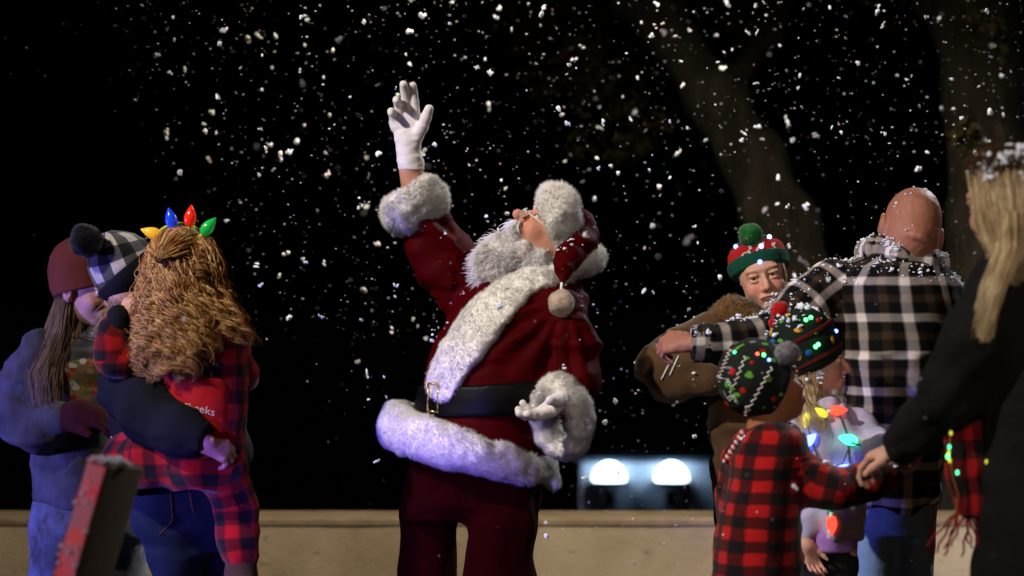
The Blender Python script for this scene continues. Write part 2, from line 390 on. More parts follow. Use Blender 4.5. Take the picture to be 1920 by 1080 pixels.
def cloth(name, c, c2=None, rough=.85, sheen=0.0, weave=900, wd=.0008, fold=.006, fs=9, **k):
    m, t, b = nt_new(name, rough, .25, **k); co = objco(t)
    base = mixc(t, nz(t, co, 14, 4), c, c2 if c2 else tuple(x * .72 for x in c)); t.links.new(base, b.inputs['Base Color'])
    if sheen: b.inputs['Sheen Weight'].default_value = sheen; b.inputs['Sheen Roughness'].default_value = .4
    h = math_(t, 'MULTIPLY_ADD', nz(t, co, fs, 3, .5, stretch=(1, 1, .45)), 1.0, math_(t, 'MULTIPLY', nz(t, co, weave, 1), wd / fold))
    bump(t, b, h, fold, .8); return m
def stripe(t, x, period, duty=.5, soft=.04, ph=0.0):
    f = math_(t, 'FRACT', math_(t, 'ADD', math_(t, 'DIVIDE', x, period), ph)); f = math_(t, 'ABSOLUTE', math_(t, 'SUBTRACT', f, .5))
    n = nd(t, 'MapRange', (f, duty / 2 - soft, duty / 2 + soft, 1.0, 0.0), interpolation_type='SMOOTHSTEP'); return n.outputs[0]
def uvp(t, warp=.006, ws=12, rot=0.0):
    v = attr(t, 'pat'); w_ = nd(t, 'VectorMath', (nz(t, objco(t), ws, 2, out=1), (-.5, -.5, -.5)), operation='ADD').outputs[0]
    v = nd(t, 'VectorMath', (w_, (warp * 2,) * 3, v), operation='MULTIPLY_ADD').outputs[0]
    if rot: v = nd(t, 'VectorRotate', (v, (0, 0, 0), (0, 0, 1), rot)).outputs[0]
    s = nd(t, 'SeparateXYZ', (v,)); return s.outputs[0], s.outputs[1]
def buffalo(name, light, midc, dark, period, rough=.9, rot=0.0, ph=(0, 0), fold=.006, fs=9, soft=.06):
    m, t, b = nt_new(name, rough, .15); u, v = uvp(t, .007, 10, rot)
    a = stripe(t, u, period, .5, soft, ph[0]); c = stripe(t, v, period, .5, soft, ph[1]); f = math_(t, 'MULTIPLY', math_(t, 'ADD', a, c), .5)
    col = ramp(t, f, [(0, light), (.5, midc), (1, dark)]); co = objco(t)
    col = mixc(t, math_(t, 'MULTIPLY', nz(t, co, 60, 3), .35), col, (0, 0, 0)); t.links.new(col, b.inputs['Base Color'])
    h = math_(t, 'MULTIPLY_ADD', nz(t, co, fs, 3, .5, stretch=(1, 1, .5)), 1.0, math_(t, 'MULTIPLY', nz(t, co, 700, 1), .12)); bump(t, b, h, fold, .8)
    b.inputs['Sheen Weight'].default_value = .15; return m
def tartan(name, stops, period, rough=.9, fold=.006, gain=1.0):
    m, t, b = nt_new(name, rough, .15); u, v = uvp(t, .006, 9); co = objco(t)
    A = ramp(t, math_(t, 'FRACT', math_(t, 'DIVIDE', u, period)), stops); B = ramp(t, math_(t, 'FRACT', math_(t, 'DIVIDE', v, period)), stops)
    col = nd(t, 'Gamma', (mixc(t, .5, A, B), 1.75)).outputs[0]; col = mixc(t, math_(t, 'MULTIPLY', nz(t, co, 80, 3), .3), col, (.01, .01, .012)); t.links.new(col, b.inputs['Base Color'])
    h = math_(t, 'MULTIPLY_ADD', nz(t, co, 7, 3, .5, stretch=(1.3, 1, .4)), 1.0, math_(t, 'MULTIPLY', nz(t, co, 700, 1), .12)); bump(t, b, h, fold, .9); return m
def hairm(name, c1, c2, c3, rough=.38, spec=.5):
    m, t, b = nt_new(name, rough, spec); s = nd(t, 'SeparateXYZ', (attr(t, 'pat'),))
    f = math_(t, 'MULTIPLY_ADD', nz(t, objco(t), 18, 2), .7, math_(t, 'MULTIPLY', s.outputs[2], .5)); col = ramp(t, f, [(.25, c1), (.55, c2), (.85, c3)]); t.links.new(col, b.inputs['Base Color'])
    b.inputs['Anisotropic'].default_value = .4; return m
def skinm(name, c, sss=.12):
    m, t, b = nt_new(name, .55, .35); co = objco(t); col = mixc(t, math_(t, 'MULTIPLY', nz(t, co, 28, 4), .7), c, (c[0] * .82, c[1] * .58, c[2] * .52)); col = mixc(t, ramp(t, nz(t, co, 150, 4, .7), [(.5, (0, 0, 0)), (.75, (.35, .35, .35))]), col, (c[0] * .5, c[1] * .3, c[2] * .25))
    col = mixc(t, 1.0, col, attr(t, 'tint'), 'MULTIPLY'); t.links.new(col, b.inputs['Base Color'])
    b.inputs['Subsurface Weight'].default_value = sss; b.inputs['Subsurface Scale'].default_value = .012; b.inputs['Subsurface Radius'].default_value = (1, .35, .2)
    bump(t, b, math_(t, 'ADD', nz(t, co, 260, 2), nz(t, co, 60, 3)), .0018, .6); return m
def glossy(name, c, rough=.15, emit=0.0, ec=None, metal=0.0, coat=0.0, spec=.5):
    m, t, b = nt_new(name, rough, spec); b.inputs['Base Color'].default_value = (*c, 1); b.inputs['Metallic'].default_value = metal; b.inputs['Coat Weight'].default_value = coat
    f = nz(t, objco(t), 30, 2); r = nd(t, 'MapRange', (f, 0, 1, rough * .7, min(1, rough * 1.4 + .03))); t.links.new(r.outputs[0], b.inputs['Roughness'])
    if emit: b.inputs['Emission Color'].default_value = (*(ec or c), 1); b.inputs['Emission Strength'].default_value = emit
    return m
def furm(name, c, c2, rough=.95):
    m, t, b = nt_new(name, rough, .1); co = objco(t); t.links.new(mixc(t, nz(t, co, 10, 4), c, c2), b.inputs['Base Color'])
    b.inputs['Sheen Weight'].default_value = .3; bump(t, b, nz(t, co, 120, 3), .004, .7); return m
# ------------------------------------------------------------ people: head, hand, body
def basis(F, U):
    F = nrm(F); U = np.asarray(U, float); U = nrm(U - F * (U @ F)); return F, U, np.cross(F, U)
class Head:
    """head in its own axes: f to the face, u to the crown, r to the side"""
    def __init__(s, C, F, U, S=1.0): s.C = np.asarray(C, float); s.F, s.U, s.R = basis(F, U); s.S = S; s.M = np.array([s.F, s.R, s.U])
    def at(s, f, u, r): return s.C + s.S * (f * s.F + u * s.U + r * s.R)
    def loc(s, V): q = (V - s.C) / s.S; return q @ s.F, q @ s.U, q @ s.R
    def prims(s, D, smile=0.0, child=0.0, neck=None, ears=True, open_=0.0, nose=1.0):
        S = s.S; e = lambda f, u, r, a, b, c, k=.012, op='u': D.ell(s.at(f, u, r), np.array([a, c, b]) * S, s.M, k * S, op)
        e(-.012, .03, 0, .098, .092, .077, .02); e(.03, -.043, 0, .062 + .004 * child, .078 - .006 * child, .058, .03); e(.066, -.1 + .008 * child, 0, .024, .02, .026, .02)
        e(.078, .03, 0, .018, .012, .05, .02); e(.062, -.032, .036, .028, .026, .026, .02); e(.062, -.032, -.036, .028, .026, .026, .02)
        for q in (1, -1): e(.1, .006, q * .031, .015, .012, .017, .012, 'd')
        D.capw([s.at(.088, .014, 0), s.at(.108, -.014, 0), s.at(.112 + .006 * nose, -.028, 0)], [.0075 * S, .0085 * S, .0125 * S * (.7 + .3 * nose)], .009 * S)
        for q in (1, -1): e(.102, -.033, q * .0125, .011, .0085, .009, .005); e(.109, -.042, q * .007, .005, .004, .0038, .002, 'd')
        w = .022 + .007 * smile
        e(.088, -.066, 0, .018, .02, .028, .014)
        e(.1, -.061 + .002 * smile, 0, .009, .0055, w, .004); e(.097, -.074 - .006 * open_, 0, .009, .0065, w * .85, .004)
        if open_: e(.104, -.067 - .002 * open_, 0, .02, .002 + .0055 * open_, w * .78, .003, 'd')
        else: e(.112, -.0672, 0, .012, .0012, w * .95, .002, 'd')
        for q in (1, -1):
            e(.0825, .0165 - .001 * smile, q * .031, .0135, .0058 + .0012 * smile, .018, .004); e(.082, -.0035, q * .031, .0125, .004 + .0013 * smile, .016, .005)
            if ears:
                e(-.010, -.004, q * .086, .019, .032, .011, .006); e(-.002, .0, q * .096, .011, .020, .008, .005, 'd'); e(-.006, -.030, q * .081, .009, .011, .009, .006)
        if neck is not None: D.capw([s.at(-.02, -.045, 0), neck], [.056 * S, .058 * S * (1 - .12 * child)], .035 * S)
        r = .14 * S; return (s.C - r, s.C + r)
    def tint(s, lip=(.8, .45, .45), cheek=(1.0, .72, .68), brow=(.35, .25, .18), bw=1.0, beard=False):
        def fn(V):
            f, u, r = s.loc(V); T = np.ones((len(V), 3)); near = (np.abs(u) < .2) & (f > .03)
            g = lambda d2, w: np.exp(-d2 / w)[:, None] * near[:, None]
            ar = np.abs(r); k = g(((ar - .04) / .022) ** 2 + ((u + .03) / .02) ** 2, 1.0) * .9; T = T * (1 - k) + k * np.array(cheek)
            k = g(((ar - .0) / .018) ** 2 + ((u + .03) / .016) ** 2, 1.0) * .5; T = T * (1 - k) + k * np.array(cheek)
            k = np.clip(1.6 * g((ar / .025) ** 4 + ((u + .068) / .0105) ** 4, 1.0), 0, 1) * (f[:, None] > .093); T = T * (1 - k) + k * np.array(lip)
            k = np.clip(1.5 * g(((ar - .034) / .018) ** 4 + ((u - .027 + 6 * (ar - .034) ** 2) / .0042) ** 4, 1.0), 0, 1) * .8 * bw; T = T * (1 - k) + k * np.array(brow)
            k = np.clip(1.3 * g(((ar - .031) / .0165) ** 4 + ((u - .0105) / .0022) ** 2, 1.0), 0, 1) * .7; T = T * (1 - k) + k * np.array([.2, .12, .1]); return T
        return fn
    def eyes(s, par, look=(0, 0), r=.0118):
        for q in (1, -1):
            c = s.at(.0785, .0055, q * .031); g = nrm(s.F + look[0] * s.R + look[1] * s.U); V, F_ = sph(16); V = V * r * s.S
            n = V @ g / (r * s.S); fm = [2 if np.mean([n[i] for i in f]) > .93 else (1 if np.mean([n[i] for i in f]) > .78 else 0) for f in F_]
            mk('eye', V + c, F_, [MT['eyewhite'], MT['iris'], MT['pupil']], par, fm=fm)
def hand(D, W, Dr, N, side, L=.185, curl=(.3, .35, .4, .5), thumb=(.75, .25), g=0.0, spread=.08, k=.004, lift=0.0):
    """palm + four fingers + thumb; side is the thumb's side; curl in radians per joint"""
    s = L / .185; Dr = nrm(Dr); N = nrm(np.asarray(N) - Dr * (np.asarray(N) @ Dr)); T = np.cross(N, Dr); T = T if T @ np.asarray(side) > 0 else -T; W = np.asarray(W, float)
    kn = [W + s * (a * Dr + b * T - .004 * N) for a, b in ((.092, .031), (.097, .0105), (.092, -.0105), (.083, -.030))]
    for q in kn: D.capw([W + (q - W) * .12 - 0 * N, q], [.0165 * s + g, .0125 * s + g], .014)
    sg = [(.043, .026, .021), (.047, .030, .022), (.043, .028, .021), (.033, .021, .018)]; rr = (.0088, .0092, .0086, .0074)
    tips = []
    for i in range(4):
        a = spread * (1.5 - i); d0 = nrm(Dr + a * T); p = kn[i]; pts = [p]; c = 0; cc = curl[i] if not np.isscalar(curl[i]) else (curl[i],) * 3
        for j in range(3):
            c += cc[j]; d = d0 * math.cos(c) + N * math.sin(c); p = p + d * sg[i][j] * s; pts.append(p)
        r = rr[i] * s + g; D.capw(pts, [r * 1.12, r, r * .93, r * .82], k); tips.append(pts[-1])
    b = W + s * (.022 * Dr + .018 * T + .008 * N); m_ = b + s * (.038 * Dr * math.cos(thumb[0] * .6) + .038 * T * math.sin(thumb[0] + .25) + .008 * N)
    d = nrm(Dr * math.cos(thumb[0]) + T * math.sin(thumb[0]) + N * .25); m2 = m_ + d * .033 * s; d2 = nrm(d * math.cos(thumb[1]) + (Dr * .7 + N * .7 - T * .3) * math.sin(thumb[1])); m3 = m2 + d2 * .026 * s
    D.capw([b, m_, m2, m3], [.0175 * s + g, .0125 * s + g, .0105 * s + g, .0088 * s + g], .008); tips.append(m3)
    e = .2 * s; return (W + Dr * .09 * s - .125 * s, W + Dr * .09 * s + .125 * s), tips
def body(D, j, S=1.0):
    """limbs and trunk under the clothes from joints given in world points; S body size"""
    r = lambda *a: [x * S for x in a]
    D.capw([j['neck'], j['chest'], j['pelvis']], r(.055, .10, .11), .05)
    D.capw([j['shl'] - [0, 0, .02], j['neck'] - [0, 0, .05 * S], j['shr'] - [0, 0, .02]], r(.038, .045, .038), .04)
    for q in 'lr':
        D.capw([j['sh' + q], j['el' + q], j['wr' + q]], r(.042, .036, .025), .02)
        D.capw([j['hip' + q], j['kn' + q], j['an' + q]], r(.075, .052, .036), .03)
        a = j['an' + q]; t = a + np.array(j.get('toe', (0, .14, 0))) * S; t[2] = .04; a2 = a.copy(); a2[2] = .05; D.capw([a2, t], r(.035, .028), .02)
def shoes(par, j, m, S=1.0, name='shoe'):
    for q in 'lr':
        D = Sdf(1); a = j['an' + q]; to = np.array(j.get('toe', (0, .14, 0))) * S * 1.1; b = a.copy(); b[2] = .055; D.capw([a + [0, 0, .04], b], [.05 * S, .052 * S], .02)
        t = b + to; t[2] = .045; D.capw([b - to * .2, t], [.05 * S, .043 * S], .02); D.cut((0, 0, .004), (0, 0, -1)); skin(name, D, m, par, .012)
def pompom(name, c, r, m, par, n=1400, L=.016, wd=.0016):
    D = Sdf(1); D.ell(c, (r, r, r)); return skin(name, D, m, par, r / 7, fuzz=(n, L, wd, .1), disp=lambda V, N: r * .12 * noise(V * (1.6 / r)))
def beanie(name, c, U, Fr, prof, m, par, n=40, lean=(0, 0, 0), rib=0.0, sx=1.0):
    """knitted hat turned round its axis; prof (height, radius)"""
    U = nrm(U); h = np.array([p[0] for p in prof]); r = np.array([p[1] for p in prof]); hh = np.linspace(h[0], h[-1], 26); rr = np.interp(hh, h, r)
    q = (hh - h[0]) / (h[-1] - h[0]); rr = np.where(q > .5, rr, rr); C = np.asarray(c) + U * hh[:, None] + np.outer(q ** 2, np.asarray(lean))
    C = np.r_[C]; V, F, pt = tube(C, rr, n, Fr, True, rr * sx)
    N = V - (np.asarray(c) + np.outer((V - np.asarray(c)) @ U, U)); N /= np.linalg.norm(N, axis=1, keepdims=True) + 1e-9
    V = V + N * (.003 * noise(V * 22) + rib * np.sin(pt[:, 0] / .0045 * 2))[:, None]; return mk(name, V, F, m, par, pt)
def hair_fall(rows, d, n, th0, th1, amp=0.0, freq=40, rad=.0022, seed=1, lay=(.72, 1.0), wob=.012, npts=26, top=None, zend=.1, flick=0.0, nc=0, spr=.05):
    """strands hanging down a shell: rows (py, x left, x right, half depth m, depth offset); theta 0 faces the camera, + to the right"""
    rng = np.random.RandomState(seed); rows = sorted(rows, key=lambda r: r[0]); py = np.array([r[0] for r in rows], float); out = []
    D = Sdf(d); z = np.array([D.P(0, p)[2] for p in py]); cx = np.array([(D.P(r[1], 0)[0] + D.P(r[2], 0)[0]) / 2 for r in rows]); rx = np.array([D.m(r[2] - r[1]) / 2 for r in rows]); ry = np.array([r[3] for r in rows]); cy = np.array([CAM_Y + d + r[4] for r in rows])
    nc = nc or max(2, n // 14); cl = rng.rand(nc) * 7; cth = th0 + (th1 - th0) * ((np.arange(nc) * .618034) % 1); cly = lay[0] + (lay[1] - lay[0]) * rng.rand(nc); cze = abs(rng.randn(nc)); ctop = rng.rand(nc)
    for i in range(n):
        g = i % nc; th = cth[g] + spr * rng.randn(); lw = cly[g] + .03 * rng.randn()
        ze = z[-1] + (cze[g] + .15 * abs(rng.randn())) * zend * abs(z[0] - z[-1]); t = np.linspace(0, 1, npts); Z = z[0] + (ze - z[0]) * t
        X = np.interp(-Z, -z, cx); Y = np.interp(-Z, -z, cy); A = np.interp(-Z, -z, rx) * lw; B = np.interp(-Z, -z, ry) * lw
        th_ = th + wob * 8 * np.sin(t * 3 + cl[g] * 5) * t; x = X + A * np.sin(th_); y = Y - B * np.cos(th_)
        ph = cl[g] * 7 + .32 * rng.randn(); a = amp * np.clip(.12 + 1.25 * t ** 1.1, 0, 1.15) * (.75 + .3 * ctop[g] + .12 * rng.randn()); fr = freq * (.8 + .4 * ((g * .37) % 1))
        x = x + a * np.sin(fr * t + ph) + .3 * wob * rng.randn(); y = y - a * np.cos(fr * t + ph) * .9; zz = Z + a * .5 * np.sin(fr * t + ph + 1)
        if flick: x = x + flick * np.sign(np.sin(th)) * t ** 4 * rng.rand()
        out.append(np.stack([x, y, zz], 1))
    return out
def hair_obj(name, lines, rad, m, par, n=3, seed=0):
    rng = np.random.RandomState(seed); V, F, pt = strands(lines, rad, rng.rand(len(lines)), n); return mk(name, V, F, m, par, pt)
def blob_V(c, r, seed, n=8):
    V, F = sph(n); V = V * (1 + .45 * noise(V * 1.7 + seed * 1.37)[:, None]) * (r * (np.array([1, 1, .7]) + .25 * np.sin(seed * np.array([1.1, 2.3, 3.7])))); return V + c, F
def settle(name, objs, n, size, label, seed=1, up=.15, keep=None, cap=None):
    """snow clumps lying on the upward faces of garments: nobody could count it"""
    rng = np.random.RandomState(seed); mb = MB(); V = np.concatenate([wverts(o) for o in objs]); N = np.concatenate([wnorms(o) for o in objs])
    wt = np.clip(N[:, 2] - up, 0, 1) ** 1.2 + (.06 if up < .2 else 0); wt = wt * (.3 + (noise(V * 9 + seed) > -.1)); 
    if keep is not None: wt = wt * keep(V, N)
    i = rng.choice(len(V), n, p=wt / wt.sum())
    for q in i:
        r = size * (.35 + rng.exponential(.5)); r = min(r, size * 2.2); p = V[q] + rng.randn(3) * .002
        for k in range(1 + int(rng.rand() * 3)): mb.add(*blob_V(p + rng.randn(3) * r * .7, r * (.5 + .5 * rng.rand()), rng.rand() * 99, 6 if r < .005 else 8))
    return tag(mb.obj(name, MT['snow']), kind='stuff', label=label, cat='snow')
# ------------------------------------------------------------ the materials
MT = {}
MT['eyewhite'] = glossy('eye_white', (.7, .66, .62), .2); MT['iris'] = glossy('eye_iris', (.06, .04, .02), .2); MT['pupil'] = glossy('eye_pupil', (.004, .004, .004), .1)
MT['snow'], _t, _b = nt_new('foam_snow', .8, .2); _b.inputs['Base Color'].default_value = (.80, .84, .97, 1); _b.inputs['Subsurface Weight'].default_value = .2; _b.inputs['Subsurface Scale'].default_value = .01
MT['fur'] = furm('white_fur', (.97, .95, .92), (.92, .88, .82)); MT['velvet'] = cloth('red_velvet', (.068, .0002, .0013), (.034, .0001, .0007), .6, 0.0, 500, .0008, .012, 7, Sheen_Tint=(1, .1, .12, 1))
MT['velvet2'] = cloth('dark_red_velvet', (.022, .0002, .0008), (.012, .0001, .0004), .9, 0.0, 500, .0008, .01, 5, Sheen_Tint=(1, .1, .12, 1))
MT['fur_shade'] = furm('shaded_pompom_wool', (.62, .50, .40), (.50, .38, .30)); MT['leather'] = glossy('black_leather', (.002, .002, .002), .45, spec=.12); MT['brass'] = glossy('brass', (.75, .6, .25), .22, metal=1)  # pompom wool is the white fur with its shade put into the colour
MT['glove'] = cloth('white_cotton_glove', (.80, .76, .76), (.70, .66, .66), .8, 0, 1200, .0006, .002, 30)
MT['skin_old'] = skinm('skin_ruddy', (.58, .31, .22)); MT['skin_tan'] = skinm('skin_tanned', (.36, .165, .105)); MT['skin_fair'] = skinm('skin_fair', (.66, .40, .31)); MT['skin_shade'] = skinm('skin_warm_shade', (.36, .15, .07))  # last skin tone has the shadow side of a face put into the colour
MT['beard'] = hairm('white_beard', (.50, .44, .42), (.76, .74, .78), (.9, .9, .94), .6, .3)
MT['curl'] = hairm('auburn_blond_hair', (.10, .030, .006), (.32, .12, .028), (.90, .58, .24), .26); MT['brownhair'] = hairm('light_brown_hair', (.08, .045, .02), (.2, .12, .055), (.42, .28, .15))
MT['blond'] = hairm('blond_hair', (.16, .10, .04), (.44, .31, .15), (.75, .60, .38)); MT['scalp'] = cloth('hair_underlayer', (.05, .022, .008))
MT['navy'] = cloth('navy_knit', (.0035, .0045, .009), None, .9); MT['denim'] = cloth('dark_denim', (.02, .035, .075), (.012, .022, .05), .85, 0, 900, .0012, .01, 8)
MT['denim2'] = cloth('mid_denim', (.20, .32, .50), (.12, .20, .34), .85, 0, 900, .0012, .012, 8); MT['jblack'] = cloth('black_quilted_nylon', (.004, .004, .005), None, .85, 0, 60, .003, .012, 6)
MT['legging'] = cloth('black_leggings', (.01, .01, .012), None, .8); MT['thread'] = glossy('stitching_thread', (.8, .7, .5), .7); MT['copper'] = cloth('copper_thread', (.35, .14, .03))
MT['bredchild'] = buffalo('red_black_flannel_large', (.46, .006, .008), (.07, .0015, .002), (.006, .002, .003), .062, ph=(.2, .1))
MT['bredpj'] = buffalo('red_black_fleece', (.52, .008, .008), (.16, .003, .004), (.010, .003, .004), .078, ph=(.1, .3)); MT['redplain'] = cloth('red_fleece', (.5, .008, .008), (.36, .005, .006))
MT['scarf'] = buffalo('red_black_scarf_wool', (.42, .006, .010), (.12, .002, .006), (.012, .003, .006), .085); MT['bwcheck'] = buffalo('black_white_knit_check', (.60, .54, .50), (.09, .085, .09), (.008, .008, .010), .088, rot=.15, ph=(.12, .25), soft=.015)
MT['blackknit'] = cloth('black_knit', (.006, .007, .010), None, .95); MT['rust'] = cloth('rust_knit', (.20, .045, .028), (.14, .028, .018), .95, 0, 500, .002, .003, 30); MT['maroon'] = cloth('maroon_knit', (.055, .005, .008), None, .95)
MT['flannel'] = tartan('brown_cream_flannel', [(0, (.92, .88, .88)), (.17, (.88, .82, .80)), (.23, (.012, .012, .014)), (.47, (.012, .012, .014)), (.52, (.20, .15, .11)), (.68, (.19, .14, .10)), (.74, (.012, .012, .014)), (.93, (.012, .012, .014)), (1, (.92, .88, .88))], .108)
MT['suede'] = cloth('brown_suede', (.085, .042, .016), (.05, .026, .012), .95, .2, 300, .001, .01, 8); MT['shearling'] = furm('brown_shearling', (.20, .10, .035), (.09, .045, .015))
MT['greenknit'] = cloth('green_knit', (.004, .07, .045), None, .95, 0, 500, .002, .003, 40); MT['greenpom'] = furm('green_pompom_wool', (.02, .22, .05), (.012, .12, .03)); MT['redpom'] = furm('red_pompom_wool', (.62, .01, .01), (.4, .008, .008)); MT['greypom'] = furm('grey_pompom_wool', (.3, .28, .32), (.16, .15, .18)); MT['blackpom'] = furm('black_pompom_fur', (.006, .006, .008), (.004, .004, .006))
MT['redknit'] = cloth('red_knit', (.42, .010, .014), (.3, .008, .010), .95, 0, 400, .003, .003, 60); MT['whiteyarn'] = cloth('white_yarn', (.7, .68, .68)); MT['dkgreen'] = cloth('dark_green_knit', (.006, .018, .010), (.004, .010, .007), .95, 0, 400, .003, .004, 60)
MT['darkred'] = cloth('dark_red_knit', (.12, .006, .006), None, .95, 0, 400, .003, .004, 60)
for _n, _c, _e in (('b_yellow', (.95, .50, .03), .25), ('b_blue', (.01, .06, .75), .3), ('b_red', (.85, .02, .005), .35), ('b_green', (.01, .42, .06), .3)): MT[_n] = glossy('bulb_' + _n[2:], _c, .12, _e, _c, coat=.5)
for _n, _c, _e in (('l_yellow', (.8, .72, .05), 1.2), ('l_blue', (.10, .16, 1.0), 8.0), ('l_red', (1.0, .06, .03), 2.4), ('l_green', (.05, .8, .35), 4.0), ('l_violet', (.72, .45, 1.0), 9.0), ('l_white', (.45, .62, 1.0), 6.0), ('l_gled', (.05, 1.0, .12), 14.0), ('l_bled', (.12, .2, 1.0), 8.0), ('l_rled', (1.0, .08, .05), 5.0)): MT[_n] = glossy('lit_' + _n[2:], tuple(.6 * x for x in _c), .15, _e, _c)
for _n, _c in (('k_yellow', (.75, .38, .02)), ('k_blue', (.02, .12, .42)), ('k_red', (.5, .01, .01)), ('k_green', (.10, .34, .04))): MT[_n] = cloth('knitted_' + _n[2:], _c, None, .85)
MT['wire'] = glossy('green_wire', (.02, .10, .03), .4); MT['cap'] = glossy('bulb_socket', (.7, .8, .7), .4); MT['limeplastic'] = glossy('lime_plastic', (.35, .5, .04), .4)
MT['purple'] = cloth('purple_rib_knit', (.42, .24, .70), (.32, .17, .55))
def tiedye(name, a, b_, c, dk, sc, fold=.01):
    m, t, b = nt_new(name, .88, .15); co = objco(t); n1 = nz(t, co, sc, 3, .55); n2 = nz(t, co, sc * 1.7, 3, .6, stretch=(1.2, 1, .6)); col = ramp(t, n1, [(.38, a), (.5, b_), (.64, c)]); col = mixc(t, ramp(t, n2, [(.42, (0, 0, 0)), (.66, (.8, .8, .8))]), col, dk)
    t.links.new(col, b.inputs['Base Color']); h = math_(t, 'MULTIPLY_ADD', nz(t, co, 8, 3, .5, stretch=(1.5, 1, .35)), 1.0, math_(t, 'MULTIPLY', nz(t, co, 600, 1), .1)); bump(t, b, h, fold, .9); return m
MT['lav'] = tiedye('lavender_tie_dye', (.50, .40, .62), (.44, .42, .60), (.60, .46, .60), (.30, .34, .50), 9); MT['greydye'] = tiedye('grey_lavender_sweat', (.17, .17, .22), (.14, .14, .16), (.11, .105, .10), (.07, .07, .065), 5, .014)
MT['floral'] = tiedye('pale_denim_with_patches', (.24, .28, .32), (.20, .24, .28), (.18, .22, .26), (.07, .04, .02), 11, .01)
# printed picture on the sweatshirt: small clumps of colour
def spots(name, ground, cols, scale, rough=.9, thr=.30, jit=1.0):
    m, t, b = nt_new(name, rough, .15); v = nd(t, 'TexVoronoi', (attr(t, 'pat'),)); v.inputs['Scale'].default_value = scale; v.inputs['Randomness'].default_value = jit
    r = nd(t, 'SeparateColor', (v.outputs['Color'],)).outputs[0]; col = ramp(t, r, [(i / len(cols), c) for i, c in enumerate(cols)], 'CONSTANT'); f = math_(t, 'LESS_THAN', v.outputs['Distance'], thr)
    t.links.new(mixc(t, f, ground, col), b.inputs['Base Color']); bump(t, b, nz(t, objco(t), 400, 1), .002, .6); return m
MT['print'] = spots('printed_christmas_picture', (.24, .15, .06), [(.34, .05, .02), (.04, .12, .04), (.5, .28, .12), (.3, .02, .03), (.5, .45, .4), (.1, .16, .04)], 45, thr=.42)
MT['knitmotif'] = spots('dark_fairisle_knit', (.010, .014, .012), [(.34, .012, .012), (.12, .32, .04), (.10, .28, .04), (.36, .015, .012), (.16, .18, .2), (.01, .014, .012)], 36, thr=.30)

# ------------------------------------------------------------ the setting
def ground():
    m, t, b = nt_new('dark_ground', .9, .2); co = objco(t); t.links.new(ramp(t, nz(t, co, 2, 5), [(.3, (.03, .028, .02)), (.7, (.06, .052, .035))]), b.inputs['Base Color']); bump(t, b, nz(t, co, 60, 4), .01, .6)
    n = 40; r = np.r_[0, np.geomspace(.5, 900, n)]; V = [(0, 0, 0)]; F = []
    for i, q in enumerate(r[1:]):
        for j in range(48): a = 2 * math.pi * j / 48; y = q * math.sin(a); V.append((q * math.cos(a), y, -6.5 * min(1, max(0, (y - 3.6) / 7)) ** .8))
    for j in range(48):
        F.append((0, 1 + j, 1 + (j + 1) % 48))
        for i in range(n - 1): a = 1 + i * 48; F.append((a + j, a + 48 + j, a + 48 + (j + 1) % 48, a + (j + 1) % 48))
    tag(mk('ground', V, F, m), kind='structure', label='dark trampled ground that drops away behind the wall')
ground()
def wall():
    m, t, b = nt_new('rendered_wall', .9, .2); co = objco(t); c = ramp(t, nz(t, co, 1.6, 5, .6), [(.3, (.38, .31, .22)), (.5, (.54, .46, .35)), (.72, (.66, .58, .46))])
    c = mixc(t, ramp(t, nz(t, co, 16, 4, .7, stretch=(.6, 1, 1.6)), [(.60, (0, 0, 0)), (.70, (.65, .65, .65))]), c, (.18, .13, .08)); t.links.new(c, b.inputs['Base Color'])
    bump(t, b, math_(t, 'ADD', nz(t, co, 6, 4), math_(t, 'MULTIPLY', nz(t, co, 90, 3), .25)), .012, .7)
    r = empty('low_wall', (0, 3.0, 0), 'long low cream rendered wall running behind the people', 'wall')
    xs = np.linspace(-4.5, 4.5, 150); zs = np.linspace(0, .450, 12); V = []; F = []
    mb = MB(); 
    X, Z = np.meshgrid(xs, zs, indexing='ij'); Y = 3.0 + .006 * noise(np.stack([X.ravel() * 3, Z.ravel() * 3, X.ravel() * 0], 1)).reshape(X.shape)
    V = np.stack([X, Y, Z], -1).reshape(-1, 3); a = np.arange(149)[:, None] * 12 + np.arange(11)[None]; F = np.stack([a.ravel(), (a + 12).ravel(), (a + 13).ravel(), (a + 1).ravel()], 1)
    back = V.copy(); back[:, 1] = 3.35; mb.add(V, F); mb.add(back, F[:, ::-1]); mb.box((-4.5, 3.175, .224), (.01, .17, .224)); mb.box((4.5, 3.175, .224), (.01, .17, .224)); mb.obj('wall_body', m, r)
    mt, t, b = nt_new('wall_cap_stone', .9, .2); t.links.new(ramp(t, nz(t, objco(t), 7, 5), [(.3, (.26, .21, .15)), (.7, (.42, .34, .25))]), b.inputs['Base Color']); bump(t, b, nz(t, objco(t), 50, 4), .006, .7)
    mb = MB(); mb.box((0, 3.178, .469), (4.53, .182, .0185), bev=.008); mb.obj('coping', mt, r)
wall()
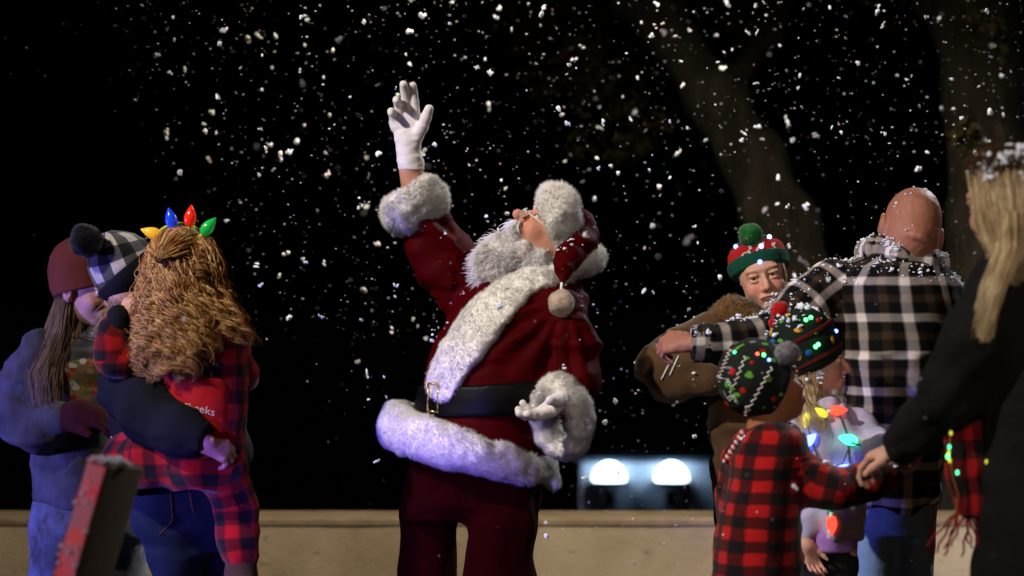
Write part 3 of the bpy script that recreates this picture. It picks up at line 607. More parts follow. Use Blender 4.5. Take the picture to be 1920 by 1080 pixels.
def store():
    d = 38.0; Q = Sdf(d); r = empty('service_building', tuple(Q.P(1220, 0)[:2]) + (-6.6,), 'small pale flat-roofed building far behind the wall under two bright lamps', 'building')
    m, t, b = nt_new('grey_blue_render', .85, .2); t.links.new(ramp(t, nz(t, objco(t), .8, 4), [(.3, (.30, .33, .40)), (.7, (.38, .42, .50))]), b.inputs['Base Color'])
    a = Q.P(1084, 866); e = Q.P(1400, 866); w2 = (e[0] - a[0]) / 2; mb = MB(); mb.box(((a[0] + e[0]) / 2, a[1] + 2, (a[2] - 6.6) / 2), (w2, 2, (a[2] + 6.6) / 2), bev=.03); mb.obj('wall', m, r)
    mr, t, b = nt_new('roof_felt', .9, .2); t.links.new(ramp(t, nz(t, objco(t), 2, 3), [(.3, (.03, .04, .05)), (.7, (.06, .07, .09))]), b.inputs['Base Color']); mb = MB(); mb.box(((a[0] + e[0]) / 2, a[1] + 2, a[2] + .03), (w2 + .06, 2.06, .03), bev=.01); mb.obj('roof', mr, r)
    mw = glossy('dark_window', (.01, .012, .015), .2); mf = glossy('window_trim', (.12, .13, .15), .6)
    for x in (1141, 1259):
        p = Q.P(x, 936); mb = MB(); f = MB()
        for s in (-1, 1): f.box(p + [s * .11, -.03, 0], (.02, .03, .17)); f.box(p + [0, -.03, s * .15], (.088, .03, .02))
        o = f.obj('window', mf, r); mb.box(p + [0, -.015, 0], (.088, .012, .128)); mb.obj('pane', mw, o)
    ml, t, b = nt_new('lamp_diffuser', .3, .5); b.inputs['Base Color'].default_value = (.8, .9, 1, 1); b.inputs['Emission Color'].default_value = (.72, .92, 1, 1); b.inputs['Emission Strength'].default_value = 9
    mh = glossy('lamp_housing', (.03, .05, .05), .5)
    for x, lab in ((1141, 'left bright dome lamp on the face of the far building'), (1257, 'right bright dome lamp on the face of the far building')):
        p = Q.P(x, 899); L = empty('wall_lamp', tuple(p + [0, -.25, 0]), lab, 'lamp', 'lamps on the far building'); h = MB(); h.box(p + [0, -.25, -.02], (.30, .22, .025), bev=.01); h.obj('housing', mh, L)
        V, F = sph(24); V = V.copy(); V[:, 2] = np.maximum(V[:, 2], 0); V = V * [.27, .2, .30] + p + [0, -.25, .006]; mk('diffuser', V, F, ml, L)
        l = bpy.data.lights.new('lamp_glow', 'POINT'); o = bpy.data.objects.new('lamp_glow', l); COL.objects.link(o); l.energy = 20; l.color = (.40, .68, 1); l.shadow_soft_size = .1; o.location = p + [0, -.42, .42]
    mp = glossy('pinkish_pole_paint', (.55, .30, .32), .6); p = Q.P(1081, 955); q = Q.P(1081, 862); mb = MB(); mb.tube([[p[0], p[1] - 1.2, -6.6], [q[0], q[1] - 1.2, q[2]]], .045, 12); mb.add(*tube([[q[0], q[1] - 1.2, q[2]], [q[0], q[1] - 1.2, q[2] + .05]], .06, 12)[:2])
    o = mb.obj('pole', mp, org=(p[0], p[1] - 1.2, -6.6)); tag(o, 'pale pink pole at the left corner of the far building', 'pole')
store()
def bark(): 
    m, t, b = nt_new('oak_bark', .95, .1); co = objco(t); t.links.new(ramp(t, nz(t, co, 7, 5, .65, stretch=(1.6, 1.6, .5)), [(.3, (.030, .027, .023)), (.7, (.085, .078, .066))]), b.inputs['Base Color'])
    bump(t, b, nz(t, co, 16, 5, .7, stretch=(1.8, 1.8, .35)), .05, .9); return m
def leafm():
    m, t, b = nt_new('dim_oak_leaf', .7, .3); t.links.new(ramp(t, nz(t, objco(t), 3, 3), [(.3, (.02, .016, .003)), (.7, (.045, .038, .008))]), b.inputs['Base Color']); return m
BARK, LEAF = bark(), leafm()
def tree(label, limbs, d, crown, n, seed):
    """trunk and limbs from tapering paths (px, py, offset, radius px); crown as leaves round given points"""
    S = Sdf(d); base = S.P(limbs[0][0][0], 0); base[2] = -6.5; r = empty('oak_tree', tuple(base), label, 'tree'); 
    for L in limbs: S.cap(L, .12)
    S.capw([base, S.P(*limbs[0][0][:3])], [S.m(limbs[0][0][3]) * 1.5, S.m(limbs[0][0][3])], .15)
    skin('trunk', S, BARK, r, .035, disp=lambda V, N: .03 * fbm(V * [5, 5, 1.6]) + .03 * fbm(V * 1.7))
    rng = np.random.RandomState(seed); mb = []; Fs = []; k = 0; C = Sdf(d); pts = []
    for (px, py, o, rp, cnt) in crown:
        c = C.P(px, py, o); R = C.m(rp); q = rng.randn(max(4, cnt // 40), 3) * R * .55 + c; i = rng.randint(0, len(q), cnt); pts.append(q[i] + rng.randn(cnt, 3) * R * .2)
    p = np.concatenate(pts); N = len(p); a = rng.randn(N, 3); a /= np.linalg.norm(a, axis=1, keepdims=True); b = np.cross(a, rng.randn(N, 3)); b /= np.linalg.norm(b, axis=1, keepdims=True); s = .022 + .02 * rng.rand(N, 1)
    V = np.stack([p - a * s, p + b * s * .45, p + a * s, p - b * s * .45 + np.cross(a, b) * s * .25], 1).reshape(-1, 3); F = np.arange(N * 4).reshape(N, 4); mk('crown', V, F, LEAF, r, smooth=False)
tree('leaning oak with a thick curved trunk rising behind the beanie wearer', [[(1600, 1040, 0, 105), (1545, 760, 0, 88), (1500, 560, 0, 76), (1462, 430, 0, 66), (1410, 300, 0, 56), (1340, 185, 0, 50), (1262, 75, .1, 46), (1215, -30, .2, 44), (1190, -160, .3, 40), (1150, -330, .5, 30)],
    [(1480, 430, 0, 50), (1430, 395, -.1, 34)], [(1262, 75, 0, 30), (1165, 10, .3, 18), (1080, -90, .8, 12)], [(1350, 200, 0, 34), (1440, 60, .6, 24), (1540, -120, 1.2, 16)]], 12.6,
    [(1120, 150, .6, 95, 700), (1185, 255, .4, 60, 300), (1040, 90, .8, 60, 200), (1250, -150, .5, 200, 2600), (1450, -200, 1.2, 180, 2000), (1000, -120, 1, 160, 1600)], 1, 3)
tree('upright oak with a thick straight trunk at the right edge', [[(1880, 1050, 0, 120), (1868, 700, 0, 92), (1862, 420, 0, 80), (1850, 180, 0, 76), (1830, 20, 0, 72), (1810, -150, 0, 62), (1790, -350, 0, 50)], [(1840, 80, 0, 55), (1745, -10, .2, 30), (1640, -120, .5, 22)], [(1850, -60, 0, 44), (1980, -220, .4, 28)]], 11.8,
    [(1840, 255, -1.2, 46, 160), (1830, 60, -1.0, 50, 60), (1900, 330, -1.3, 40, 60), (1700, -260, .5, 200, 2200), (2000, -240, .5, 200, 1800)], 1, 4)
def post():
    d = 4.7; Q = Sdf(d); T0 = Q.P(185, 868); T1 = Q.P(216, 872, .0); B0 = Q.P(88, 1200); ax = nrm(T0 - B0); k = B0[2] / ax[2]; base = B0 - ax * (B0[2] / ax[2] - .02)
    r = empty('wooden_board', tuple(base), 'blurred leaning wooden board in front with a red edge dusted with snow', 'board')
    mw, t, b = nt_new('dark_stained_wood', .7, .3); t.links.new(ramp(t, nz(t, objco(t), 12, 4, stretch=(3, 3, .3)), [(.3, (.05, .028, .008)), (.7, (.10, .06, .02))]), b.inputs['Base Color'])
    mr, t, b = nt_new('red_painted_edge', .6, .4); t.links.new(ramp(t, nz(t, objco(t), 9, 3), [(.35, (.85, .12, .12)), (.48, (.9, .22, .28)), (.58, (.50, .42, .50)), (.7, (.9, .25, .22))]), b.inputs['Base Color'])
    side = nrm(np.cross(ax, [0, 1, 0])); side = side if side[0] > 0 else -side; fr = nrm([.75, -.66, 0]); fr = nrm(fr - ax * (fr @ ax)); ot = np.cross(ax, fr); ot = ot if ot[0] < 0 else -ot
    # the narrow red edge looks at the camera's left, the broad dark face turns right
    e = nrm(np.array([-.35, -.94, .0])); e = nrm(e - ax * (e @ ax)); br = np.cross(ax, e); br = br if br[0] > 0 else -br
    L = np.linalg.norm(T0 - base); M = np.array([e, br, ax]); c = (T0 + base) / 2
    mb = MB(); mb.box(c - e * .078, (.078, .024, L / 2), M, bev=.004); mb.obj('plank', mw, r)
    mb = MB(); mb.box(c + e * .004, (.0035, .0225, L / 2 - .004), M, bev=.002); mb.obj('red_edge', mr, r)
    rng = np.random.RandomState(5); sb = MB()
    for i in range(110):
        s_ = rng.rand() ** 1.0; p = T0 - ax * s_ * .5 + e * .008 + br * rng.uniform(-.026, .022); cl = noise(np.array([[s_ * 9, 2.2, 1.1]]))[0]
        if cl < -.05 and rng.rand() < .8: continue
        sb.add(*blob_V(p,   .0025 + .005 * rng.rand(), i, 7))
    for i in range(40): sb.add(*blob_V(T0 + br * rng.uniform(-.024, .024) + e * rng.uniform(-.12, .004) + ax * .004, .006 + .006 * rng.rand(), i + 300, 7))
    tag(sb.obj('snow', MT['snow']), 'lumps of snow stuck on the red edge of the leaning board', 'snow', kind='stuff')
post()

for _m in (MT['velvet'], MT['velvet2']): _m.node_tree.nodes['Principled BSDF'].inputs['Specular IOR Level'].default_value = .03
# ------------------------------------------------------------ people
def joints(d, **k):
    j = {}
    for n, v in k.items():
        if n == 'toe': j[n] = v; continue
        if v[1] is None: p = P(v[0], 540, d + (v[2] if len(v) > 2 else 0)); p[2] = .085
        else: p = P(v[0], v[1], d + (v[2] if len(v) > 2 else 0))
        j[n] = p
    return j
def person(px, d, label, group=None):
    p = P(px, 540, d); p[2] = 0; return empty('person', tuple(p), label, 'person', group)
def poly2(pts, d):
    """distance field across the picture's x-z plane round a polyline of (px, py, half width px)"""
    q = [P(a, b, d)[[0, 2]] for a, b, c in pts]; r = [c * d / FPX for a, b, c in pts]
    def f(p):
        X = p[..., [0, 2]]; best = None
        for i in range(len(q) - 1):
            ab = q[i + 1] - q[i]; t = np.clip(((X - q[i]) @ ab) / (ab @ ab), 0, 1); w_ = X - q[i] - t[..., None] * ab; v = np.sqrt((w_ * w_).sum(-1)) - (r[i] + (r[i + 1] - r[i]) * t)
            best = v if best is None else np.minimum(best, v)
        return best
    return f
BIG = ([-9] * 3, [9] * 3)
def front(yc): return lambda p: p[..., 1] - yc

def man_in_red():
    d = 7.0; r = person(900, d, 'bearded man in a red velvet Christmas suit with white fur trim raising one gloved hand'); W = lambda x, y, o=0: P(x, y, d + o)
    H = Head(W(1036, 441, .0), (-.70, -.20, .67), (.69, 0, .72), 1.0)
    j = joints(d, neck=(1018, 505, .03), chest=(985, 590, .02), pelvis=(915, 840, .03), shl=(1058, 585, -.15), ell=(1092, 708, -.17), wrl=(1046, 762, -.25), shr=(900, 535, .17), elr=(818, 462, .12), wrr=(772, 322, .06),
               hipl=(950, 890, -.08), knl=(940, 1110, -.10), anl=(948, None, -.04), hipr=(830, 890, .12), knr=(797, 1110, .10), anr=(800, None, .16), toe=(-.2, -.1, 0))
    B = Sdf(d); body(B, j, 1.05); H.prims(B, neck=W(1015, 505, .02), smile=.6, open_=.6, nose=2.0, ears=False); B.cap([(818, 462, .12, 29), (775, 340, .07, 23), (770, 318, .06, 22)], .01)
    hb, _ = hand(B, W(767, 282, .06), (-.135, -.06, .985), (-.05, -1, .12), (1, 0, 0), .203, [(.12, .14, .16), (.22, .26, .30), (.38, .75, .55), (.55, .85, .5)], (.55, .08), -.0035, .045, .002); B.cap([(770, 318, .06, 20), (766, 275, .06, 17)], .01)
    b = skin('body', B, MT['skin_old'], r, .014, [(H.C - .14, H.C + .14)], .0034, tintf=H.tint((.75, .35, .35), (1.0, .78, .74), (2.2, 3.2, 4.0), beard=True)); H.eyes(b, (0, .2))
    # glove raised
    G = Sdf(d); Wr = W(767, 282, .06); hand(G, Wr, (-.135, -.06, .985), (-.05, -1, .12), (1, 0, 0), .203, [(.12, .14, .16), (.22, .26, .30), (.38, .75, .55), (.55, .85, .5)], (.55, .08), .0046, .045, .0035)
    G.cap([(773, 320, .06, 24.5), (769, 300, .06, 23), (766, 278, .06, 21.5), (764, 262, .06, 23)], .012); G.cut(W(772, 319, .06), (.04, 0, -1), .003)
    skin('glove', G, MT['glove'], r, .0032, rel=1, disp=lambda V, N: .0022 * noise(V * [40, 40, 95] + 3) * (V[:, 2] < W(0, 235)[2]))
    # lower glove, slightly open hand leaving the near cuff
    G = Sdf(d); hand(G, W(1060, 745, -.28), nrm([-.66, -.62, -.40]), nrm([-.35, -.1, .9]), (.3, .2, .9), .19, [(.2, .25, .2), (.25, .3, .2), (.3, .4, .2), (.5, .5, .3)], (.5, .3), .0055, .0)
    G.cap([(1072, 733, -.24, 18), (1060, 745, -.28, 19)], .015); G.cap([(1050, 745, -.30, 13), (1058, 714, -.30, 4)], .02)
    skin('glove', G, MT['glove'], r, .0034, disp=lambda V, N: .002 * noise(V * 60))
    # coat: trunk with belly, sleeves, skirt
    rows = [(508, 960, 1070, .10, .02), (528, 905, 1088, .16, .02), (555, 868, 1098, .20, .02), (600, 838, 1103, .235, .01), (650, 815, 1102, .25, .0), (700, 800, 1088, .262, .0), (740, 791, 1074, .265, .0), (775, 783, 1060, .26, .0), (815, 757, 1048, .265, 0), (870, 752, 1035, .26, 0)]
    def trunk(g=0.0): D = Sdf(d); D.loft(rows, gr=g); return D
    C = trunk(); C.cap([(908, 545, .12, 54), (842, 492, .13, 48), (808, 448, .11, 47), (792, 420, .10, 44)], .05); C.cap([(838, 505, .12, 40), (850, 555, .12, 32)], .06)
    C.cap([(1046, 582, -.13, 46), (1072, 650, -.16, 42), (1080, 712, -.18, 41), (1068, 745, -.21, 38)], .045); C.cap([(1078, 735, -.20, 38), (1036, 800, -.27, 40)], .004, 'd')
    pl = W(0, 838); C.cut(W(880, 862), (-.26, 0, -1))
    def folds(V, N):
        q = (V - W(1060, 560, -.1)); a = np.arctan2(q[:, 2], q[:, 0]); R = np.linalg.norm(q[:, [0, 2]], axis=1); up = np.clip((V[:, 2] - W(0, 745)[2]) * 6, 0, 1)
        s = .010 * np.sin(a * 17 + 2 * noise(V * 6)) * np.exp(-((R - .17) / .14) ** 2) * np.clip(R / .13 - .3, 0, 1) * up * (V[:, 1] < .05)
        arm = (V[:, 0] < W(850, 0)[0]) & (V[:, 2] > W(0, 540)[2]); s = s + .009 * np.sin(V @ np.array([38, 0, 52]) + 3 * noise(V * 7)) * arm
        low = (V[:, 0] > W(1040, 0)[0]); s = s + low * .008 * noise(V * [9, 9, 30]); return s + .010 * fbm(V * [7, 7, 11]) + .007 * (1 - 2 * np.abs(noise((V + .3 * V[:, [2]]) * [9, 9, 20]))) * up
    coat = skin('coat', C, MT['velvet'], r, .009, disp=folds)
    rufl = lambda V, N: .009 * fbm(V * 17, 2) + .006 * noise(V * 42)
    # front fur band from collar to belt, following the chest
    T = trunk(.026); T.add(poly2([(1062, 517, 16), (1010, 520, 20), (970, 540, 28), (925, 575, 36), (892, 618, 37), (862, 662, 34), (840, 700, 30), (832, 720, 28)], d), *BIG, k=.02, op='i'); T.add(front(.03), *BIG, k=.02, op='i')
    skin('fur_front', T, MT['fur'], coat, .008, disp=rufl, fuzz=(70000, .010, .0009, .1))
    T = Sdf(d); T.ring(W(1036, 512, .03), W(1100, 486, .03) - W(1032, 512, .03), np.array([0, .115, 0]), .042, .036, -.1); skin('fur_collar', T, MT['fur'], coat, .008, disp=rufl, fuzz=(24000, .013, .0009, .1))
    T = Sdf(d); T.ring(W(881, 837, .0), (W(1018, 876) - W(881, 837)), np.array([0, .262, 0]), .046, .058, .16); T.ell(W(1040, 905, -.03), (.018, .02, .03), k=.03)
    skin('fur_hem', T, MT['fur'], coat, .009, disp=lambda V, N: .013 * fbm(V * 12, 2) + .006 * noise(V * 36), fuzz=(90000, .011, .0009, .15))
    # raised cuff and low cuff (open fur tubes)
    ax = nrm(W(754, 352) - W(798, 416)); a, b_ = W(801, 418, .10), W(752, 348, .07); T = Sdf(d); T.capw([a, (a + b_) / 2, b_], [.088, .101, .097], .02, sy=.85)
    T.cut(W(802, 422, .1) - ax * .0, -ax, .045); T.cut(W(757, 355, .07), ax, .035); T.capw([W(785, 392, .1), W(745, 330, .06)], [.045, .062], .02, 'd')
    skin('fur_cuff', T, MT['fur'], coat, .007, disp=rufl, fuzz=(36000, .013, .0009, .1))
    cx = nrm([-.50, -.80, -.28]); c0 = W(1053, 782, -.24); A = nrm(np.cross(cx, [0, 0, 1])) ; Bv = np.cross(A, cx); T = Sdf(d); T.ring(c0, A * .066, Bv * .097, .028, .05, 0)
    skin('fur_cuff', T, MT['fur'], coat, .007, disp=rufl, fuzz=(30000, .013, .0009, .1))
    # belt and buckle
    T = trunk(.016); zc = W(0, 0); n1 = nrm([.03, 0, 1]); T.add(lambda p: (p - W(815, 720)) @ nrm([-.06, 0, 1.0]), *BIG, k=.004, op='i'); T.add(lambda p: -((p - W(815, 776)) @ nrm([-.04, 0, 1.0])), *BIG, k=.004, op='i')
    belt = skin('belt', T, MT['leather'], r, .007, disp=lambda V, N: .002 * fbm(V * 12))
    ry = Ray([belt]); mb = MB(); 
    c_ = ry.px(822, 745)[0]; o_ = c_[1] - CAM_Y - d; pc = [W(x, y, o_ + q) for x, y, q in ((803, 719, -.002), (822, 721, -.014), (821, 773, -.014), (802, 770, -.002))]
    for i in range(4): mb.tube([pc[i], (pc[i] + pc[(i + 1) % 4]) / 2, pc[(i + 1) % 4]], .0034, 8)
    for p in pc: mb.ball(p, (.0036,) * 3)
    mb.obj('buckle', MT['brass'], belt)
    # trousers
    T = Sdf(d); T.loft([(820, 770, 1030, .20, 0), (880, 766, 1020, .21, 0), (940, 758, 1017, .19, 0), (975, 760, 1005, .14, 0)], .04)
    T.cap([(822, 880, .08, 56), (805, 960, .08, 57), (796, 1080, .08, 56), (800, 1250, .12, 54), (800, 1340, .15, 48)], .03, sy=1.15); T.cap([(948, 890, -.07, 68), (945, 980, -.09, 64), (936, 1040, -.10, 58), (936, 1100, -.10, 66), (944, 1250, -.06, 60), (948, 1340, -.04, 52)], .03, sy=1.1)
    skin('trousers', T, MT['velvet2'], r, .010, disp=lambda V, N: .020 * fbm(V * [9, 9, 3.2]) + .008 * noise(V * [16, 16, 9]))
    shoes(r, j, MT['leather'], 1.25, 'boot')
    # hat: fur band and drooping cap
    hx = nrm([.955, .06, .27]); hc = W(1050, 421, .0); A = nrm(np.cross(hx, [0, 1, 0])); T = Sdf(d); T.ring(hc, A * .084 * (1 if A[2] > 0 else -1), np.array([0, .084, 0]), .024, .029, -.26); T.ell(W(1055, 403, -.050), (.036, .036, .052), k=.05)
    hat = Sdf(d); hat.capw([W(1048, 420), W(1076, 428)], [.074, .052], .03); hat.cap([(1086, 420, 0, 26), (1100, 444, -.03, 19)], .03); hat.cap([(1100, 442, -.03, 17), (1084, 462, -.06, 28), (1066, 484, -.12, 22), (1056, 508, -.17, 11), (1053, 534, -.20, 4)], .03, sy=.8); hat.cap([(1100, 440, -.02, 16), (1108, 478, -.02, 12)], .03)
    hat.capw([W(1010, 405), W(1040, 412)], [.085, .078], .01, 'd')
    ho = skin('hat', hat, MT['velvet'], r, .006, disp=lambda V, N: .005 * fbm(V * 20, 2) + .006 * noise(V * [28, 10, 28])); skin('fur_band', T, MT['fur'], ho, .0065, disp=lambda V, N: .016 * fbm(V * 26, 3), fuzz=(50000, .020, .0010, .0))
    pompom('pompom', W(1053, 569, -.215), .040, MT['fur_shade'], ho, 6000, .005, .0008); mb = MB(); mb.tube([W(1053, 530, -.2), W(1052, 545, -.212)], .004, 8); mb.obj('pompom_cord', MT['fur'], ho)
    # beard, moustache, eyebrows, side hair
    rng = np.random.RandomState(11); Bc = Sdf(d); Bc.ell(W(948, 476, -.01), (.072, .085, .052), k=.03); Bc.ell(W(980, 474, -.01), (.060, .082, .048), k=.03); Bc.ell(W(925, 498, -.03), (.052, .07, .052), k=.03); Bc.ell(W(1002, 488, 0), (.055, .08, .034), k=.03); Bc.ell(W(958, 448, -.02), (.026, .045, .020), k=.02)
    Bc.ell(H.at(.0, -.06, -.062), np.array([.022, .045, .022]), H.M, k=.02); Bc.ell(H.at(.0, -.06, .062), np.array([.022, .045, .022]), H.M, k=.02); Bc.ell(H.at(.115, -.068, 0), (.026, .03, .014), H.M, k=.01, op='d')
    base = skin('beard', Bc, MT['beard'], r, .007, disp=lambda V, N: .016 * fbm(V * [22, 22, 16], 3)); V = wverts(base); N = wnorms(base); L = []
    sel = np.where((V[:, 1] < .06))[0]
    for i in rng.choice(sel, 7000):
        p = V[i] - N[i] * .006; n = N[i]; cn = np.array([noise((p * 30 + q * 9)[None])[0] for q in range(3)]); g = nrm(np.array([-.66, 0, -.50]) + .85 * cn + .20 * rng.randn(3)); ln = .020 + .026 * rng.rand(); ph = 9 * noise((p * 38)[None])[0] + .4 * rng.rand(); t = np.linspace(0, 1, 9)[:, None]; sd = nrm(np.cross(g, n)); am = .0035 + .003 * rng.rand(); fq = 4 + 3 * rng.rand()
        L.append(p + n * .016 * np.sin(t * 1.6) + g * ln * t + sd * am * np.sin(fq * t + ph) + n * am * np.cos(fq * t + ph))
    for i in range(420):
        s = rng.choice([-1, 1]); t = np.linspace(0, 1, 8)[:, None]; p = H.at(.104, -.049 + .006 * rng.randn(), s * abs(rng.randn()) * .01); g = nrm(s * H.R * 1.0 - H.U * .55 - H.F * .15 + .22 * rng.randn(3)); L.append(p + H.F * .012 * np.sin(t * 2.4) + g * (.03 + .03 * rng.rand()) * t - H.U * .012 * t ** 2)
    hair_obj('beard_curls', L, .0009, MT['beard'], base)
    for s in (-1, 1):
      L = []
      for i in range(120):
        a = rng.rand(); p = H.at(.094 - .018 * a, .024 + .006 * rng.randn() * .6, s * (.016 + .032 * a)); t = np.linspace(0, 1, 5)[:, None]; L.append(p + (H.F * .5 + H.R * s + H.U * .3 + .3 * rng.randn(3)) * .011 * t)
      hair_obj('eyebrow', L, .0009, MT['beard'], b)
    # round spectacles
    mb = MB(); th = np.linspace(0, 2 * np.pi, 25)[:, None]
    for q in (1, -1): mb.tube(H.at(.112, -.008, q * .033) + H.R * .019 * np.cos(th) + (H.U * .9 - H.F * .12) * .016 * np.sin(th), .0009, 6, close=False, ref=H.F)
    mb.tube([H.at(.114, -.004, .014), H.at(.120, 0, 0), H.at(.114, -.004, -.014)], .0013, 6, ref=H.U)
    for q in (1, -1): mb.tube([H.at(.112, -.004, q * .052), H.at(.06, .002, q * .075), H.at(0, .005, q * .082)], .0013, 6, ref=H.U)
    mb.obj('spectacles', MT['cap'], r)
    return r, coat, ho, base
SA, SA_coat, SA_hat, SA_beard = man_in_red()
def lathe_sleeve(): pass
def rust_girl():
    d = 7.3; r = person(150, d, 'person in a rust beanie and lavender grey sweatshirt smiling at the mother and child'); W = lambda x, y, o=0: P(x, y, d + o)
    H = Head(W(160, 546, -.05), (.88, -.44, -.12), (.02, 0, 1), .92)
    j = joints(d, neck=(140, 612, .03), chest=(130, 700, .02), pelvis=(155, 900, 0), shl=(195, 655, .16), ell=(225, 770, .14), wrl=(175, 790, -.05), shr=(75, 665, -.06), elr=(42, 780, -.10), wrr=(118, 784, -.20), hipl=(215, 930, .06), knl=(225, 1110, .04), anl=(225, None, .08), hipr=(115, 930, -.05), knr=(105, 1110, -.05), anr=(105, None, 0), toe=(.13, -.06, 0))
    B = Sdf(d); body(B, j, .88); H.prims(B, neck=W(142, 612, .03), smile=.7, child=.3)
    b = skin('body', B, MT['skin_fair'], r, .014, [(H.C - .13, H.C + .13)], .0036, tintf=H.tint((.8, .42, .42), (1, .7, .7), (.4, .3, .2))); H.eyes(b, (0, -.1))
    C = Sdf(d); rows = [(608, 110, 175, .07, .02), (635, 75, 215, .12, .01), (680, 55, 228, .15, 0), (760, 60, 232, .16, 0), (850, 64, 240, .15, 0), (920, 64, 250, .15, 0), (952, 70, 252, .145, 0)]; C.loft(rows)
    C.cap([(78, 660, -.06, 44), (45, 720, -.09, 46), (42, 775, -.12, 52), (70, 800, -.16, 44), (112, 785, -.2, 30)], .03); C.cap([(195, 655, .15, 40), (228, 760, .13, 40), (190, 790, 0, 30)], .03)
    sw = skin('sweatshirt', C, MT['greydye'], r, .010, disp=lambda V, N: .012 * fbm(V * [9, 9, 16]) + .007 * ridge(V * [9, 9, 22]))
    T = Sdf(d); T.cap([(104, 787, -.19, 27), (120, 785, -.20, 26)], .02); skin('cuff', T, MT['greydye'], sw, .008, disp=lambda V, N: .002 * np.sin(V[:, 2] * 500))
    T = Sdf(d); T.loft(rows, gr=.006); T.add(poly2([(135, 700, 22), (175, 700, 30), (185, 725, 30), (140, 730, 26)], d), *BIG, k=.01, op='i'); T.add(front(.26), *BIG, k=.005, op='i'); skin('printed_picture', T, MT['print'], sw, .007, disp=lambda V, N: .010 * fbm(V * [9, 9, 16]))
    T = Sdf(d); T.loft([(615, 122, 168, .06, 0), (690, 130, 205, .075, -.08), (720, 140, 205, .06, -.1)], .02)
    G = Sdf(d); hand(G, W(122, 785, -.205), (.95, -.25, .05), (.1, .3, -1), (0, -1, .4), .18, [.35, .4, .45, .5], (.5, .3), .004); G.cap([(118, 783, -.2, 27), (150, 780, -.22, 28), (178, 786, -.23, 26)], .02); skin('glove', G, MT['maroon'], r, .005)
    T = Sdf(d); T.loft([(935, 62, 262, .14, 0), (990, 60, 268, .15, 0), (1010, 60, 270, .12, 0)], .03); T.cap([(108, 990, -.05, 52), (105, 1100, -.05, 48), (105, 1300, 0, 40), (105, 1370, .02, 36)], .03); T.cap([(220, 990, .05, 52), (226, 1100, .05, 48), (226, 1370, .08, 36)], .03)
    jn = skin('jeans', T, MT['floral'], r, .011, disp=lambda V, N: .008 * fbm(V * [8, 8, 12]))
    shoes(r, j, MT['leather'], .95)
    ht = beanie('beanie', H.at(-.012, -.006, 0), H.U * 1.0 - H.F * .36, H.F, [(0, .094), (.03, .097), (.09, .095), (.13, .082), (.16, .055), (.178, .02)], MT['rust'], r, 44, rib=.0008)
    rows_h = [(540, 118, 190, .095, .02), (600, 108, 182, .10, .02), (650, 85, 185, .12, 0), (700, 70, 165, .14, -.02), (735, 75, 130, .15, -.03)]
    L = hair_fall(rows_h, d, 2600, -2.9, .50, .004, 9, .0016, 4, (.80, 1.06), .014, 18, zend=.12, nc=260, spr=.05)
    L += hair_fall([(545, 118, 158, .085, -.01), (620, 95, 158, .10, -.02), (700, 60, 150, .14, -.06), (770, 75, 150, .16, -.08)], d, 900, -1.3, .7, .006, 8, .0016, 5, (.85, 1.07), .014, 18, zend=.15, nc=90, spr=.05)
    h = hair_obj('hair', L, .0010, MT['brownhair'], r); T = Sdf(d); T.loft([(535, 126, 172, .07, .04), (620, 112, 150, .08, .04), (690, 84, 135, .09, .03)]); skin('hair_mass', T, MT['scalp'], h, .01)
    mb = MB(); th = np.linspace(-.8, 1.2, 14)
    for q in th: mb.ball(W(150 + 28 * math.sin(q), 636 - 4 * math.cos(q), -.115 + .02 * math.cos(q) * 0), (.0026,) * 3, n=8)
    mb.obj('bead_necklace', MT['darkred'], r); return r, [sw, ht]
RG, RG_o = rust_girl()

